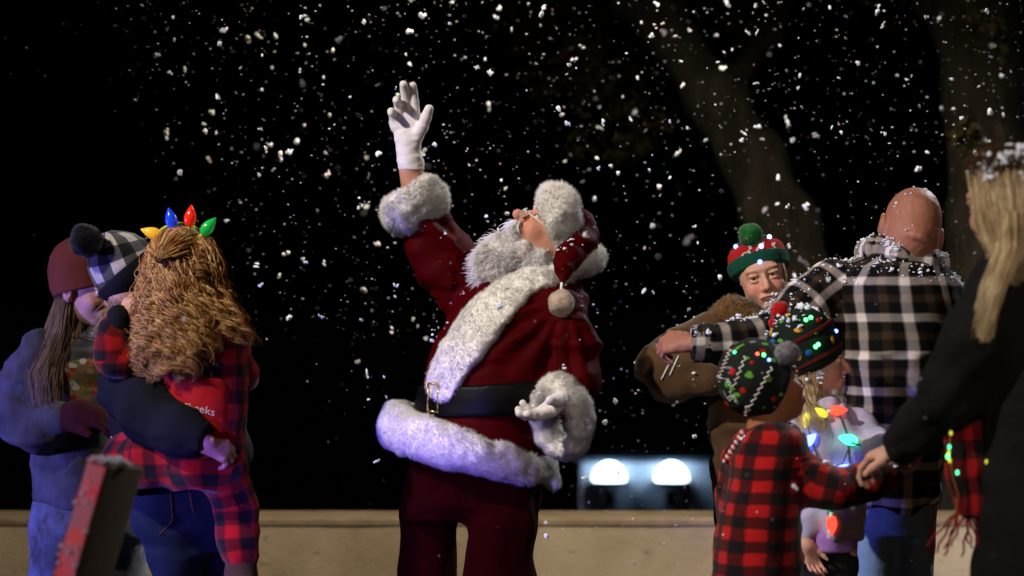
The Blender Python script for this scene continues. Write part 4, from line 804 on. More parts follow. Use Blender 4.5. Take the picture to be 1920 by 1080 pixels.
def mother():
    d = 6.9; r = person(330, d, 'person in a black and white checked pompom hat, navy top and jeans holding a child'); W = lambda x, y, o=0: P(x, y, d + o)
    H = Head(W(245, 535, .03), (.62, .55, -.45), (-.50, .30, .80), 1.0)
    j = joints(d, neck=(262, 620, .06), chest=(275, 720, .05), pelvis=(345, 910, 0), shl=(235, 665, -.02), ell=(292, 780, -.36), wrl=(390, 830, -.46), shr=(330, 650, .2), elr=(430, 780, .2), wrr=(445, 868, .05),
               hipl=(310, 935, -.06), knl=(335, 1130, -.02), anl=(345, None, 0), hipr=(400, 930, .06), knr=(415, 1130, .1), anr=(420, None, .14), toe=(.1, .12, 0))
    B = Sdf(d); body(B, j, .92); H.prims(B, neck=W(262, 620, .06))
    f1, _ = hand(B, W(373, 832, -.46), nrm([.80, .45, -.30]), nrm([-.1, .75, -.55]), (.3, 0, 1), .165, [(.55, .8, .5), (.6, .85, .5), (.65, .85, .5), (.7, .8, .5)], (.5, .4), 0.0008, .02)
    f2, _ = hand(B, W(443, 862, -.02), nrm([-.05, -.25, -1]), nrm([-.8, -.5, 0]), (0, -1, 0), .18, [.3, .3, .35, .4], (.4, .2))
    b = skin('body', B, MT['skin_fair'], r, .014, [f1, (H.C - .12, H.C + .12)], .0036, tintf=H.tint())
    C = Sdf(d); C.loft([(612, 235, 300, .08, .06), (650, 215, 345, .13, .06), (720, 198, 352, .14, .04), (800, 205, 360, .14, .02), (860, 225, 420, .14, 0), (890, 245, 440, .13, 0)])
    C.cap([(232, 668, -.04, 40), (236, 730, -.2, 48), (285, 775, -.35, 52), (340, 808, -.43, 40), (385, 830, -.46, 27)], .04); C.cap([(330, 655, .18, 38), (425, 780, .2, 34), (446, 850, .06, 26)], .03)
    C.cap([(398, 834, -.46, 30), (440, 850, -.46, 36)], .004, 'd')
    nv = skin('sweater', C, MT['navy'], r, .010, disp=lambda V, N: .010 * fbm(V * [8, 8, 14]) + .006 * ridge(V * [14, 10, 14]))
    T = Sdf(d); T.loft([(868, 285, 438, .12, 0), (905, 252, 450, .15, 0), (950, 243, 458, .165, 0), (990, 252, 460, .15, 0), (1030, 285, 460, .13, .01)], .03)
    T.cap([(310, 960, -.05, 62), (335, 1040, -.03, 52), (345, 1130, -.02, 44), (350, 1250, 0, 38), (350, 1400, 0, 32)], .04, sy=1.1); T.cap([(395, 960, .06, 62), (412, 1060, .08, 52), (420, 1130, .1, 44), (425, 1400, .14, 34)], .04, sy=1.1)
    jn = skin('jeans', T, MT['denim'], r, .009, disp=lambda V, N: .006 * fbm(V * [10, 10, 16]) + .004 * noise(V * [12, 12, 44]))
    ry = Ray([jn]); 
    def seam(pts, name, m=MT['copper'], rad=.0012):
        mb = MB(); q = [ry.px(*p)[0] + [0, -.0012, 0] for p in pts]
        mb.tube(np.array([q[0] * (1 - t) + q[-1] * t for t in (0, 1)]) if len(q) < 2 else np.array(q), rad, 6); return mb.obj(name, m, jn)
    lin = lambda a, b_, n=10: [(a[0] + (b_[0] - a[0]) * t, a[1] + (b_[1] - a[1]) * t) for t in np.linspace(0, 1, n)]
    seam(lin((268, 912), (318, 898)) + lin((318, 900), (324, 975))[1:] + lin((322, 978), (300, 1002))[1:], 'pocket_seam'); seam(lin((352, 900), (402, 905)), 'waist_seam'); seam(lin((352, 903), (362, 960), 8), 'pocket_seam')
    mb = MB(); p, n = ry.px(356, 903); mb.ball(p - [0, .003, 0], (.004, .003, .004)); mb.obj('rivet', MT['brass'], jn)
    shoes(r, j, MT['leather'], 1.0)
    hx = nrm(W(170, 460) - W(262, 560) + np.array([0, -.02, 0])); hc = W(256, 530, .02)
    ht = beanie('checked_hat', hc, hx, (0, -1, 0), [(0, .082), (.02, .096), (.06, .104), (.10, .098), (.132, .078), (.152, .046), (.162, .015)], MT['bwcheck'], r, 48, lean=(.02, 0, .035))
    beanie('hat_brim', hc - hx * .012, hx, (0, -1, 0), [(0, .080), (.006, .096), (.025, .104), (.045, .108), (.064, .108), (.070, .102)], MT['blackknit'], ht, 48, rib=.0008)
    pompom('pompom', W(160, 452, -.10), .044, MT['blackpom'], ht, 5000, .010, .0012)
    L = []; rng = np.random.RandomState(8)
    for i in range(420):
        a = rng.rand(); p = W(208 + 60 * a + 3 * rng.randn(), 572 + 8 * rng.randn(), -.03 + .03 * rng.randn()); t = np.linspace(0, 1, 12)[:, None]; L.append(p + np.array([-.02 + .03 * rng.randn(), -.03, -.06 - .05 * rng.rand()]) * t + .006 * np.stack([np.sin(5 * t[:, 0] + i % 7), np.cos(5 * t[:, 0] + i % 7), 0 * t[:, 0]], 1))
    hair_obj('hair', L, .0014, MT['brownhair'], r); return r, [nv, ht], jn
MO, MO_o, MO_jn = mother()

def curly_child():
    d = 6.6; r = person(370, d, 'curly haired child in a red buffalo check suit and coloured bulb headband'); r.location.z = P(0, 900, d)[2]; W = lambda x, y, o=0: P(x, y, d + o)
    H = Head(W(338, 500, .03), (-.12, 1, -.05), (.03, 0, 1), .90)
    j = joints(d, neck=(350, 590, .03), chest=(375, 680, .02), pelvis=(380, 840, 0), shl=(300, 625, .02), ell=(218, 672, .02), wrl=(222, 612, -.02), shr=(420, 625, .05), elr=(440, 700, .18), wrr=(380, 680, .25), hipl=(345, 860, -.02), knl=(245, 868, .10), anl=(250, 905, .25), hipr=(410, 860, 0), knr=(446, 960, .05), anr=(452, 1060, .02))
    B = Sdf(d); S = .72; rr = lambda *a: [x * S for x in a]
    B.capw([j['neck'], j['chest'], j['pelvis']], rr(.06, .11, .12), .05); B.capw([j['shl'], j['neck'], j['shr']], rr(.05, .06, .05), .05)
    for q in 'lr':
        B.capw([j['sh' + q], j['el' + q], j['wr' + q]], rr(.045, .04, .03), .02); B.capw([j['hip' + q], j['kn' + q], j['an' + q]], rr(.085, .06, .04), .03)
    H.prims(B, neck=W(350, 600, .03), child=.8); f1, _ = hand(B, W(223, 603, -.02), nrm([.55, .1, .75]), nrm([.3, 1, -.3]), (1, -.2, -.4), .135, [.4, .45, .5, .5], (.6, .3))
    b = skin('body', B, MT['skin_fair'], r, .013, [f1], .0032, tintf=H.tint())
    C = Sdf(d); C.loft([(588, 318, 400, .07, .02), (612, 296, 450, .11, .02), (680, 300, 464, .12, .01), (760, 305, 462, .12, 0), (830, 300, 456, .125, 0), (885, 305, 446, .12, 0), (915, 330, 430, .09, 0)])
    C.cap([(302, 628, .02, 36), (250, 668, .01, 36), (216, 672, .0, 34), (213, 640, -.01, 31), (220, 606, -.02, 24)], .03); C.cap([(425, 630, .06, 38), (448, 700, .17, 34), (380, 690, .25, 26)], .03)
    C.cap([(360, 860, -.03, 52), (290, 858, .02, 50), (245, 862, .10, 48), (235, 895, .16, 36)], .04); C.cap([(415, 870, 0, 48), (440, 940, .04, 38), (446, 1010, .03, 33), (450, 1050, .02, 30)], .04)
    pj = skin('check_suit', C, MT['bredpj'], r, .009, disp=lambda V, N: .008 * fbm(V * [11, 11, 18]) + .005 * ridge(V * [12, 12, 20]))
    T = Sdf(d); T.loft([(705, 299, 466, .128, .008), (760, 300, 467, .130, 0), (830, 296, 462, .135, 0), (885, 305, 450, .13, 0)]); T.add(poly2([(345, 735, 40), (400, 735, 42), (392, 790, 50), (390, 820, 40)], d), *BIG, k=.03, op='i'); T.add(front(-.40), *BIG, k=.01, op='i'); fl = skin('red_seat_flap', T, MT['redplain'], pj, .007, disp=lambda V, N: .004 * fbm(V * [11, 11, 18]))
    T = Sdf(d); T.cap([(221, 610, -.02, 25), (223, 594, -.02, 23)], .01); skin('cuff', T, MT['navy'], pj, .005)
    for q, (p, s) in (('l', (j['anl'], 1)), ('r', (j['anr'], 1))):
        T = Sdf(d); a = p; T.capw([a + [0, 0, .05], a - [0, 0, .03]], [.045, .045], .02); T.capw([a - [0, 0, .04], a + [.02, -.10 if q == 'r' else .1, -.07]], [.042, .034], .03); skin('boot', T, MT['suede'], r, .008)
    # hair: smooth crown drawn to a tie, long ringlets below
    rows_h = [(434, 322, 366, .03, .03), (446, 300, 384, .07, .03), (470, 282, 400, .10, .03), (500, 274, 408, .115, .02), (560, 266, 412, .125, .01), (610, 260, 420, .13, 0), (660, 260, 420, .14, -.01), (700, 266, 412, .14, -.01), (716, 280, 402, .14, -.01)]
    L = hair_fall(rows_h, d, 5200, -2.4, 2.4, .0165, 40, .0018, 9, (.86, 1.07), .010, 70, zend=.20, nc=135, spr=.020); L += hair_fall(rows_h, d, 260, -1.9, 1.9, .02, 20, .0018, 19, (.98, 1.16), .03, 40, zend=.24, nc=200, spr=.1)
    L += hair_fall([(470, 330, 404, .09, .03), (540, 340, 430, .10, .01), (600, 390, 462, .10, 0), (640, 420, 480, .09, 0), (662, 450, 490, .06, 0)], d, 200, -.2, 2.0, .012, 30, .0018, 10, (.8, 1.05), .012, 54, zend=.3, nc=14, spr=.03)
    h = hair_obj('hair', L, .0010, MT['curl'], r)
    T = Sdf(d); T.loft([(442, 310, 378, .05, .04), (470, 294, 390, .085, .035), (510, 288, 396, .09, .03), (600, 282, 402, .095, .02), (670, 292, 392, .09, .02)]); skin('hair_underlayer', T, MT['scalp'], h, .008, disp=lambda V, N: .008 * noise(V * [60, 60, 9]))
    rng = np.random.RandomState(3); L = []; tie = W(300, 484, -.115)
    for i in range(2000):
        a = rng.uniform(-1.3, 1.4); u = rng.rand() * 1.6 - .5; hC = H.at(-.012, .03, 0); st = hC + .098 * .9 * np.array([math.sin(a) * math.cos(u * .9), -math.sin(u * .9) * .9, math.cos(a) * .98 * math.cos(u * .5)]) * 1.06
        if st[2] < H.C[2] - .0: continue
        t = np.linspace(0, 1, 14)[:, None]; m_ = (st + tie) / 2; o = nrm(m_ - hC) * .108; mm = hC + o * (1.0 + .05 * rng.rand()); e = tie + rng.randn(3) * [.004, .002, .006]; L.append((1 - t) ** 2 * st + 2 * t * (1 - t) * (2 * mm - (st + e) / 2) + t * t * e)
    hair_obj('hair_drawn_back', L, .0013, MT['curl'], h); mb = MB(); th = np.linspace(0, 2 * np.pi, 13)[:, None]; mb.tube(tie + np.array([1, 0, .1]) * .011 * np.cos(th) + np.array([0, .4, 1]) * .012 * np.sin(th), .003, 6, close=False); mb.obj('hair_tie', MT['blackknit'], h)
    # headband of four big bulbs
    mb = MB(); th = np.linspace(-1.5, 1.5, 30)[:, None]; mb.tube(H.at(.0, .02, 0) + H.R * 0 + np.array([1, 0, 0]) * .096 * np.sin(th) + np.array([0, -.12, 1]) * .108 * np.cos(th), .004, 8); hb = mb.obj('bulb_headband', MT['limeplastic'], r)
    for x, y, dx, dy, m in ((285, 437, -1, -.25, 'b_yellow'), (321, 411, -.22, 1, 'b_blue'), (357, 406, .12, 1, 'b_red'), (391, 425, .62, .75, 'b_green')):
        ax = nrm([dx, -.1, abs(dy) if dy > 0 else .35]); c = W(x, y, -.02); t = np.linspace(0, 1, 12); prof = .0185 * np.sin(np.pi * np.clip(t * .86 + .14, 0, 1)) ** .8 * (1.12 - .35 * t); C_ = c + ax * ((t - .45) * .062)[:, None]; V, F, pt = tube(C_, np.maximum(prof, .0015), 20, (0, -1, .1)); o = mk('bulb', V, F, MT[m], hb, pt)
        mb = MB(); 
        a0 = c - ax * .026; a1 = c - ax * .05; mb.tube([a0, a1], .0065, 10); mb.tube([a1, a1 - ax * .02], .003, 8); mb.obj('socket', MT['limeplastic'], hb)
    # embroidered word
    cu = bpy.data.curves.new('word', 'FONT'); cu.body = 'Cheeks'; cu.size = .040; cu.shear = .15; cu.resolution_u = 3; cu.offset = -.0002; o = bpy.data.objects.new('word', cu); COL.objects.link(o); dg = bpy.context.evaluated_depsgraph_get(); me = bpy.data.meshes.new_from_object(o.evaluated_get(dg)); bpy.data.objects.remove(o)
    V = np.array([v.co[:] for v in me.vertices]); F = [tuple(p.vertices) for p in me.polygons]; wd = V[:, 0].max(); p0 = W(349, 767); p1 = W(413, 776); s = (p1[0] - p0[0]) / wd; X = p0[0] + V[:, 0] * s; Z = p0[2] + V[:, 1] * s + (p1[2] - p0[2]) * V[:, 0] / wd - .006 * np.sin(np.pi * V[:, 0] / wd) * -1
    ry = Ray([fl, pj]); Y = [];
    for x, z in zip(X, Z): hit = ry.t.ray_cast(Vector((x, -6, z)), Vector((0, 1, 0)), 20); Y.append(hit[0].y - .003 if hit[0] else W(0, 0)[1] - .13)
    mk('embroidered_word', np.stack([X, Y, Z], 1), F, MT['thread'], fl, smooth=False)
    return r, [pj], h
CC, CC_o, CC_h = curly_child()
def led(par, ry, pts, mats, r=.0055, name='bulb', px=True, stretch=None):
    out = []
    for (x, y), m in zip(pts, mats):
        p, n = ry.px(x, y); mb = MB(); mb.ball(p + n * .001, (r, r, r) if stretch is None else tuple(r * q for q in stretch), n=12); out.append(mb.obj(name, MT[m], par))
    return out
def motif(par, ry, items, name='bulb_motif'):
    """knitted-in bulbs: low flattened ovals lying on the hat, one mesh with a slot per colour"""
    for x, y, a, b, rot, m in items:
        p, n = ry.px(x, y); n = nrm(n); n = n if n[1] < 0 else -n; t = nrm(np.cross(n, [0, 0, 1])); u = np.cross(t, n); t2 = t * math.cos(rot) + u * math.sin(rot); u2 = -t * math.sin(rot) + u * math.cos(rot)
        mb = MB(); mb.ball(p, (a, b, .0028), np.array([t2, u2, n]), 16); mb.obj(name, MT['k_' + m[2:]], par)
def beanie_woman():
    d = 7.05; r = person(1410, d, 'smiling person in a reindeer beanie and brown jacket with one elbow out'); W = lambda x, y, o=0: P(x, y, d + o)
    H = Head(W(1429, 519, .06), (-.03, -1, -.06), (-.25, -.06, .97), .96)
    j = joints(d, neck=(1432, 610, .06), chest=(1420, 690, .06), pelvis=(1425, 880, .06), shl=(1490, 640, .08), ell=(1510, 740, .1), wrl=(1480, 800, 0), shr=(1352, 635, .05), elr=(1238, 688, .0), wrr=(1330, 722, -.12), hipl=(1465, 900, .06), knl=(1470, 1100, .06), anl=(1470, None, .08), hipr=(1395, 900, .06), knr=(1390, 1100, .06), anr=(1390, None, .08), toe=(0, -.14, 0))
    B = Sdf(d); body(B, j, .9); H.prims(B, neck=W(1432, 612, .06), smile=1.6, open_=2.0, child=.7, nose=.7, ears=False)
    b = skin('body', B, MT['skin_fair'], r, .014, [(H.C - .13, H.C + .13)], .003, tintf=H.tint((.72, .30, .30), (1, .66, .6), (.42, .3, .2), .8)); H.eyes(b, (.15, -.1), .0112)
    mb = MB(); 
    for k in range(6): q = (k - 2.5) * .0065; mb.box(H.at(.0975 - 12 * q * q, -.0645 + 5 * q * q, q), (.0029, .0022, .0032), H.M, bev=.0012)
    mb.obj('teeth', MT['eyewhite'], b); mb = MB(); rg = np.random.RandomState(4)
    for k in range(5): mb.add(*blob_V(H.at(.112, -.048 - .03 * rg.rand(), .022 * rg.randn() * .6 - .006), .003 + .004 * rg.rand(), k, 8))
    tag(mb.obj('foam', MT['snow']), 'bits of white foam on the nose and lips under the reindeer beanie', 'foam', kind='stuff')
    C = Sdf(d); C.loft([(590, 1370, 1480, .08, .06), (615, 1335, 1515, .12, .06), (680, 1332, 1520, .14, .06), (780, 1332, 1520, .14, .06), (880, 1338, 1515, .14, .06), (960, 1345, 1512, .14, .06)])
    C.cap([(1365, 625, .05, 48), (1300, 655, .03, 50), (1245, 690, .0, 44), (1262, 705, -.04, 40), (1330, 712, -.12, 30)], .05); C.cap([(1490, 640, .08, 44), (1512, 740, .1, 40), (1480, 790, 0, 32)], .03)
    ja = skin('jacket', C, MT['suede'], r, .010, disp=lambda V, N: .010 * fbm(V * [10, 10, 16]) + .008 * ridge(V * [10, 10, 20]))
    T = Sdf(d); T.cap([(1335, 618, .03, 26), (1372, 585, .02, 26), (1400, 592, -.03, 22), (1430, 622, -.06, 22), (1462, 612, 0, 24), (1492, 600, .08, 22)], .03); skin('shearling_collar', T, MT['shearling'], ja, .007, disp=lambda V, N: .012 * fbm(V * 24, 2), fuzz=(14000, .012, .0012))
    T = Sdf(d); T.loft([(900, 1345, 1505, .12, .06), (980, 1345, 1505, .12, .06)], .02); T.cap([(1392, 960, .05, 50), (1390, 1100, .05, 44), (1390, 1370, .08, 36)], .03); T.cap([(1465, 960, .06, 50), (1470, 1100, .06, 44), (1470, 1370, .08, 36)], .03); skin('trousers', T, MT['navy'], r, .012); shoes(r, j, MT['leather'], .95)
    hc = H.at(-.016, .036, 0); hx = nrm(H.U * 1 - H.F * .34); ht = beanie('beanie', hc, hx, H.F, [(0, .088), (.025, .094), (.05, .090), (.068, .074), (.08, .050), (.087, .025), (.09, .01)], MT['redknit'], r, 48)
    beanie('green_cuff', hc - hx * .022, hx, H.F, [(0, .086), (.006, .094), (.028, .098), (.042, .098), (.047, .092)], MT['greenknit'], ht, 48, rib=.0008); beanie('green_crown', hc + hx * .062, hx, H.F, [(0, .076), (.004, .082), (.018, .062), (.030, .032), (.035, .01)], MT['greenknit'], ht, 40)
    pompom('pompom', W(1409, 441, .02), .036, MT['greenpom'], ht, 5000, .007, .0012)
    ry = Ray([ht]); 
    def deer(x, y, s, fl, name='reindeer_motif'):
        mb = MB(); L = [[(-8, -4), (-4, -1), (2, 1), (6, 4)], [(6, 4), (8, 9), (12, 9)], [(8, 9), (6, 14)], [(8, 10), (11, 14)], [(-7, -4), (-11, -11)], [(-6, -4), (-7, -12)], [(5, 3), (11, -2)], [(4, 2), (9, -5)]]
        for l in L:
            q = []
            for i in range(len(l) - 1):
                for t in np.linspace(0, 1, 4): q.append(ry.px(x + fl * s * (l[i][0] * (1 - t) + l[i + 1][0] * t), y - s * (l[i][1] * (1 - t) + l[i + 1][1] * t))[0] + np.array([0, -.002, 0]))
            mb.tube(np.array(q) + np.linspace(0, 1e-4, len(q))[:, None], .0024, 6)
        mb.obj(name, MT['whiteyarn'], ht)
    deer(1399, 474, .9, 1); deer(1458, 468, .9, -1); deer(1425, 463, .7, 1)
    led(ht, Ray([ht] + [c for c in ht.children if c.type == 'MESH' and 'pompom' not in c.name and 'deer' not in c.name]), [(1380, 462), (1427, 462), (1442, 444), (1425, 491)], ['l_bled', 'l_violet', 'l_white', 'l_bled'], .0075)
    L = []; rng = np.random.RandomState(2)
    for i in range(260):
        s = -1; p = H.at(.02 + .012 * rng.randn(), .03, s * .074); t = np.linspace(0, 1, 12)[:, None]; L.append(p + s * H.R * .012 * np.sin(t * 3) + np.array([s * .012 * rng.rand(), -.01, -.09 - .05 * rng.rand()]) * t)
    hair_obj('hair', L, .0015, MT['blond'], r)
    mb = MB(); 
    for a, b_ in (((1262, 672), (1252, 688)), ((1252, 688), (1240, 712)), ((1243, 670), (1262, 676)), ((1272, 668), (1262, 690)), ((1262, 690), (1256, 704))):
        rj = Ray([ja]); q = [rj.px(a[0] * (1 - t) + b_[0] * t, a[1] * (1 - t) + b_[1] * t)[0] + [0, -.002, 0] for t in np.linspace(0, 1, 5)]; mb.tube(np.array(q), .0035, 6)
    mb.obj('white_embroidery', MT['whiteyarn'], ja); return r, [ja, ht]
BW, BW_o = beanie_woman()

def bald_man():
    d = 6.8; r = person(1690, d, 'bald person seen from behind in a snow dusted cream and black plaid shirt'); W = lambda x, y, o=0: P(x, y, d + o)
    H = Head(W(1706, 432, -.01), (-.18, .95, -.28), (.22, .22, .94), 1.06)
    j = joints(d, neck=(1695, 505, 0), chest=(1690, 580, .0), pelvis=(1670, 850, .0), shl=(1550, 535, -.02), ell=(1450, 632, -.13), wrl=(1310, 643, -.22), shr=(1785, 560, .02), elr=(1792, 700, .1), wrr=(1760, 740, .3), hipl=(1632, 900, 0), knl=(1632, 1120, -.03), anl=(1635, None, 0), hipr=(1712, 900, 0), knr=(1712, 1120, 0), anr=(1712, None, .05), toe=(-.03, .15, 0))
    B = Sdf(d); body(B, j, 1.05); H.prims(B, neck=W(1695, 490, 0)); B.capw([H.at(-.045, -.04, 0), W(1697, 500, .0)], [.066, .078], .05)
    for i, u in enumerate((-.022, -.038, -.056)): t = np.linspace(-1, 1, 7); B.capw([H.at(-.100 - .006 * i + .040 * q * q, u - .006 * q, q * .045) for q in t], [.0075 + .001 * i] * 7, .012)
    f1, _ = hand(B, W(1306, 643, -.225), nrm([-.80, .50, -.02]), nrm([-.3, .75, -.5]), (0, -.2, 1), .19, [(.6, 1.0, .6), (.7, 1.0, .6), (.75, 1.0, .6), (.8, 1.0, .6)], (.45, .5), .001, .0)
    b = skin('body', B, MT['skin_tan'], r, .014, [(H.C - .15, H.C + .13), f1], .0038, tintf=H.tint(), disp=lambda V, N: .0025 * noise(V * 26) + .001 * noise(V * 70))
    C = Sdf(d); C.loft([(470, 1635, 1755, .09, -.005), (500, 1572, 1778, .13, -.005), (530, 1545, 1797, .155, 0), (580, 1548, 1806, .17, 0), (650, 1562, 1808, .175, 0), (750, 1572, 1800, .17, 0), (850, 1582, 1780, .165, 0), (920, 1592, 1762, .165, 0), (952, 1600, 1748, .16, 0)])
    C.cap([(1560, 530, -.02, 46), (1508, 575, -.07, 45), (1450, 628, -.13, 42), (1380, 642, -.18, 38), (1303, 644, -.215, 33)], .04); C.cap([(1780, 560, .02, 38), (1788, 660, .06, 34), (1790, 700, .12, 32), (1760, 740, .28, 26)], .04)
    C.cut(W(1299, 644, -.22), (-1, 0, 0), .006)
    def fo(V, N):
        s = 0; low = np.clip((W(0, 560)[2] - V[:, 2]) * 3, 0, 1) * (V[:, 0] > W(1570, 0)[0])
        s = low * .012 * np.sin((V[:, 0] + .55 * (V[:, 2] - 1.2) * (V[:, 2] < 1.3)) * 48 + 2.2 * noise(V * 4)); arm = (V[:, 0] < W(1520, 0)[0]); return s + arm * .008 * noise(V * [34, 10, 14]) + .007 * fbm(V * [8, 8, 12])
    sh = skin('plaid_shirt', C, MT['flannel'], r, .009, disp=fo)
    T = Sdf(d); T.cap([(1622, 462, .04, 12), (1645, 458, -.05, 13), (1690, 466, -.088, 13), (1732, 478, -.075, 13), (1758, 484, .0, 12)], .02, sy=.6, v0=.07); T.cap([(1616, 478, .04, 12), (1642, 474, -.06, 13), (1690, 482, -.108, 14), (1736, 494, -.09, 13), (1768, 498, .0, 12)], .03, sy=.6, v0=.07); skin('collar', T, MT['flannel'], sh, .006)
    T = Sdf(d); T.cap([(1299, 644, -.215, 34), (1330, 644, -.205, 36)], .01); T.cut(W(1297, 644, -.22), (-1, 0, 0), .003); T.cut(W(1334, 644, -.22), (1, 0, 0), .003); skin('cuff', T, MT['flannel'], sh, .005, disp=lambda V, N: .002 * noise(V * 30))
    T = Sdf(d); T.loft([(915, 1598, 1752, .13, 0), (975, 1602, 1746, .13, 0), (1000, 1606, 1742, .12, 0)], .02); T.cap([(1640, 960, 0, 44), (1636, 1040, -.02, 40), (1632, 1120, -.03, 40), (1636, 1380, 0, 34), (1638, 1420, .02, 36)], .02, sy=1.2); T.cap([(1708, 960, 0, 40), (1712, 1120, 0, 38), (1714, 1420, .05, 36)], .02, sy=1.2); skin('jeans', T, MT['denim2'], r, .010, disp=lambda V, N: .008 * fbm(V * [9, 9, 13]) + .004 * noise(V * [12, 12, 40])); shoes(r, j, MT['leather'], 1.15)
    return r, [sh] + list(sh.children), b
BM, BM_o, BM_b = bald_man()

def blond_girl():
    d = 6.4; r = person(1550, d, 'blond child in profile wearing a bulb-covered knit hat and lavender tie-dye jacket'); W = lambda x, y, o=0: P(x, y, d + o)
    H = Head(W(1523, 676, 0), (.985, -.17, -.02), (-.06, 0, 1), .88)
    j = joints(d, neck=(1525, 750, .02), chest=(1545, 820, .0), pelvis=(1550, 970, 0), shl=(1510, 800, .12), ell=(1500, 880, .16), wrl=(1530, 930, .1), shr=(1595, 800, -.02), elr=(1628, 850, -.06), wrr=(1640, 862, -.2), hipl=(1535, 1000, .06), knl=(1535, 1200, .05), anl=(1535, None, .06), hipr=(1575, 1000, -.03), knr=(1575, 1200, -.03), anr=(1575, None, 0), toe=(.13, -.04, 0))
    B = Sdf(d); body(B, j, .68); H.prims(B, neck=W(1527, 760, .02), child=1, smile=.3, nose=.5)
    f1, _ = hand(B, W(1512, 1020, -.10), nrm([.35, 0, -1]), nrm([.3, -1, 0]), (1, 0, 0), .10, [.3, .35, .4, .4], (.5, .3)); B.capw([j['ell'], W(1505, 960, -.02), W(1511, 1022, -.10)], [.03, .026, .02])
    b = skin('body', B, MT['skin_fair'], r, .012, [(H.C - .12, H.C + .12), f1], .003, tintf=H.tint((.85, .4, .42), (1, .66, .66), (.6, .45, .3), .6)); H.eyes(b, (0, -.2))
    C = Sdf(d); C.loft([(742, 1498, 1560, .06, .01), (762, 1482, 1598, .10, 0), (800, 1472, 1624, .12, 0), (860, 1476, 1622, .12, 0), (930, 1484, 1620, .128, 0), (985, 1488, 1618, .13, 0), (1006, 1492, 1614, .12, 0)])
    C.cap([(1598, 795, -.03, 32), (1625, 835, -.08, 28), (1648, 845, -.16, 24), (1655, 850, -.2, 20)], .04); C.cap([(1500, 800, .1, 30), (1495, 880, .1, 28), (1505, 960, 0, 24), (1510, 1005, -.07, 20)], .03)
    ja = skin('tie_dye_jacket', C, MT['lav'], r, .009, disp=lambda V, N: .008 * np.sin(V[:, 0] * 75 + 4 * noise(V * 6)) + .010 * fbm(V * [12, 12, 14]) + .005 * ridge(V * [22, 16, 12]))
    T = Sdf(d); T.loft([(975, 1497, 1609, .118, 0), (1000, 1496, 1608, .122, 0), (1030, 1499, 1606, .118, 0)], .01); skin('purple_hem', T, MT['purple'], ja, .007, disp=lambda V, N: .0015 * np.sin(V[:, 0] * 500))
    T = Sdf(d); T.cap([(1497, 762, .03, 15), (1525, 768, -.06, 17), (1555, 764, -.07, 15), (1575, 752, .0, 12)], .02); skin('hood_collar', T, MT['lav'], ja, .007, disp=lambda V, N: .008 * fbm(V * 20))
    T = Sdf(d); T.loft([(1010, 1504, 1602, .09, 0), (1060, 1504, 1604, .09, 0)], .02); T.cap([(1538, 1060, .05, 34), (1536, 1200, .05, 28), (1536, 1480, .06, 22)], .03); T.cap([(1574, 1060, -.03, 34), (1575, 1200, -.03, 28), (1576, 1480, 0, 22)], .03); skin('leggings', T, MT['legging'], r, .011); shoes(r, j, MT['leather'], .75)
    # hat
    c0 = W(1527, 683, .0); ax = nrm(W(1484, 600) - W(1527, 683)); ht = beanie('bulb_hat', c0, ax, (0, -1, 0), [(-.012, .078), (0, .092), (.05, .103), (.10, .098), (.135, .078), (.155, .045), (.165, .012)], MT['dkgreen'], r, 52, lean=(-.02, 0, -.01))
    rg = lambda a, rr_: beanie('stripe', c0 + ax * a, ax, (0, -1, 0), [(0, rr_), (.002, rr_ + .004), (.010, rr_ + .004), (.012, rr_)], MT['darkred'], ht, 52); rg(.012, .0935); rg(.082, .099)
    pompom('pompom', W(1462, 583, -.01), .025, MT['redpom'], ht, 3500, .005, .001); pompom('pompom', W(1452, 606, .0), .015, MT['redpom'], ht, 1400, .006, .001)
    ry = Ray([ht] + [c for c in ht.children if 'stripe' in c.name])
    motif(ht, ry, [(1497, 619, .013, .0075, .0, 'b_yellow'), (1497, 671, .0095, .0095, 0, 'b_yellow'), (1561, 636, .0075, .012, 0, 'b_yellow'), (1517, 662, .010, .010, .2, 'b_blue'), (1449, 640, .011, .007, .1, 'b_blue'), (1465, 603, .009, .007, .1, 'b_green'), (1477, 590, .011, .006, 0, 'b_yellow'), (1463, 639, .011, .006, .1, 'b_green'), (1535, 600, .010, .007, -.5, 'b_red'), (1446, 622, .007, .012, 0, 'b_yellow'), (1530, 625, .006, .004, 0, 'b_green')])
    led(ht, ry, [(1534, 646), (1520, 596), (1567, 621), (1529, 650), (1511, 600)], ['l_gled', 'l_gled', 'l_bled', 'l_gled', 'l_gled'], .0058)
    rows_h = [(690, 1486, 1538, .08, .02), (740, 1484, 1535, .08, .01), (790, 1490, 1545, .09, -.03), (806, 1500, 1542, .09, -.04)]
    L = hair_fall(rows_h, d, 1500, -2.2, .9, .007, 10, .0016, 14, (.8, 1.15), .014, 18, zend=.25, nc=130, spr=.12); L += hair_fall([(715, 1540, 1560, .03, .02), (745, 1545, 1575, .04, .0), (765, 1550, 1580, .05, -.02)], d, 100, -1.5, 1.5, .006, 20, .0014, 15, (.5, 1.1), .01, 18, zend=.3)
    hair_obj('hair', L, .0010, MT['blond'], r)
    mb = MB(); rng = np.random.RandomState(6)
    for x, y, o, s, n in ((1532, 698, -.068, .012, 9), (1536, 710, -.062, .010, 6), (1574, 700, -.02, .008, 6), (1580, 712, -.02, .007, 5), (1514, 711, -.08, .007, 4)):
        for k in range(n): mb.add(*blob_V(W(x, y, o) + rng.randn(3) * s * .55, s * (.4 + .5 * rng.rand()), rng.rand() * 90, 8))
    tag(mb.obj('foam', MT['snow']), 'clots of white foam stuck to the cheek and lips of the blond child', 'foam', kind='stuff')
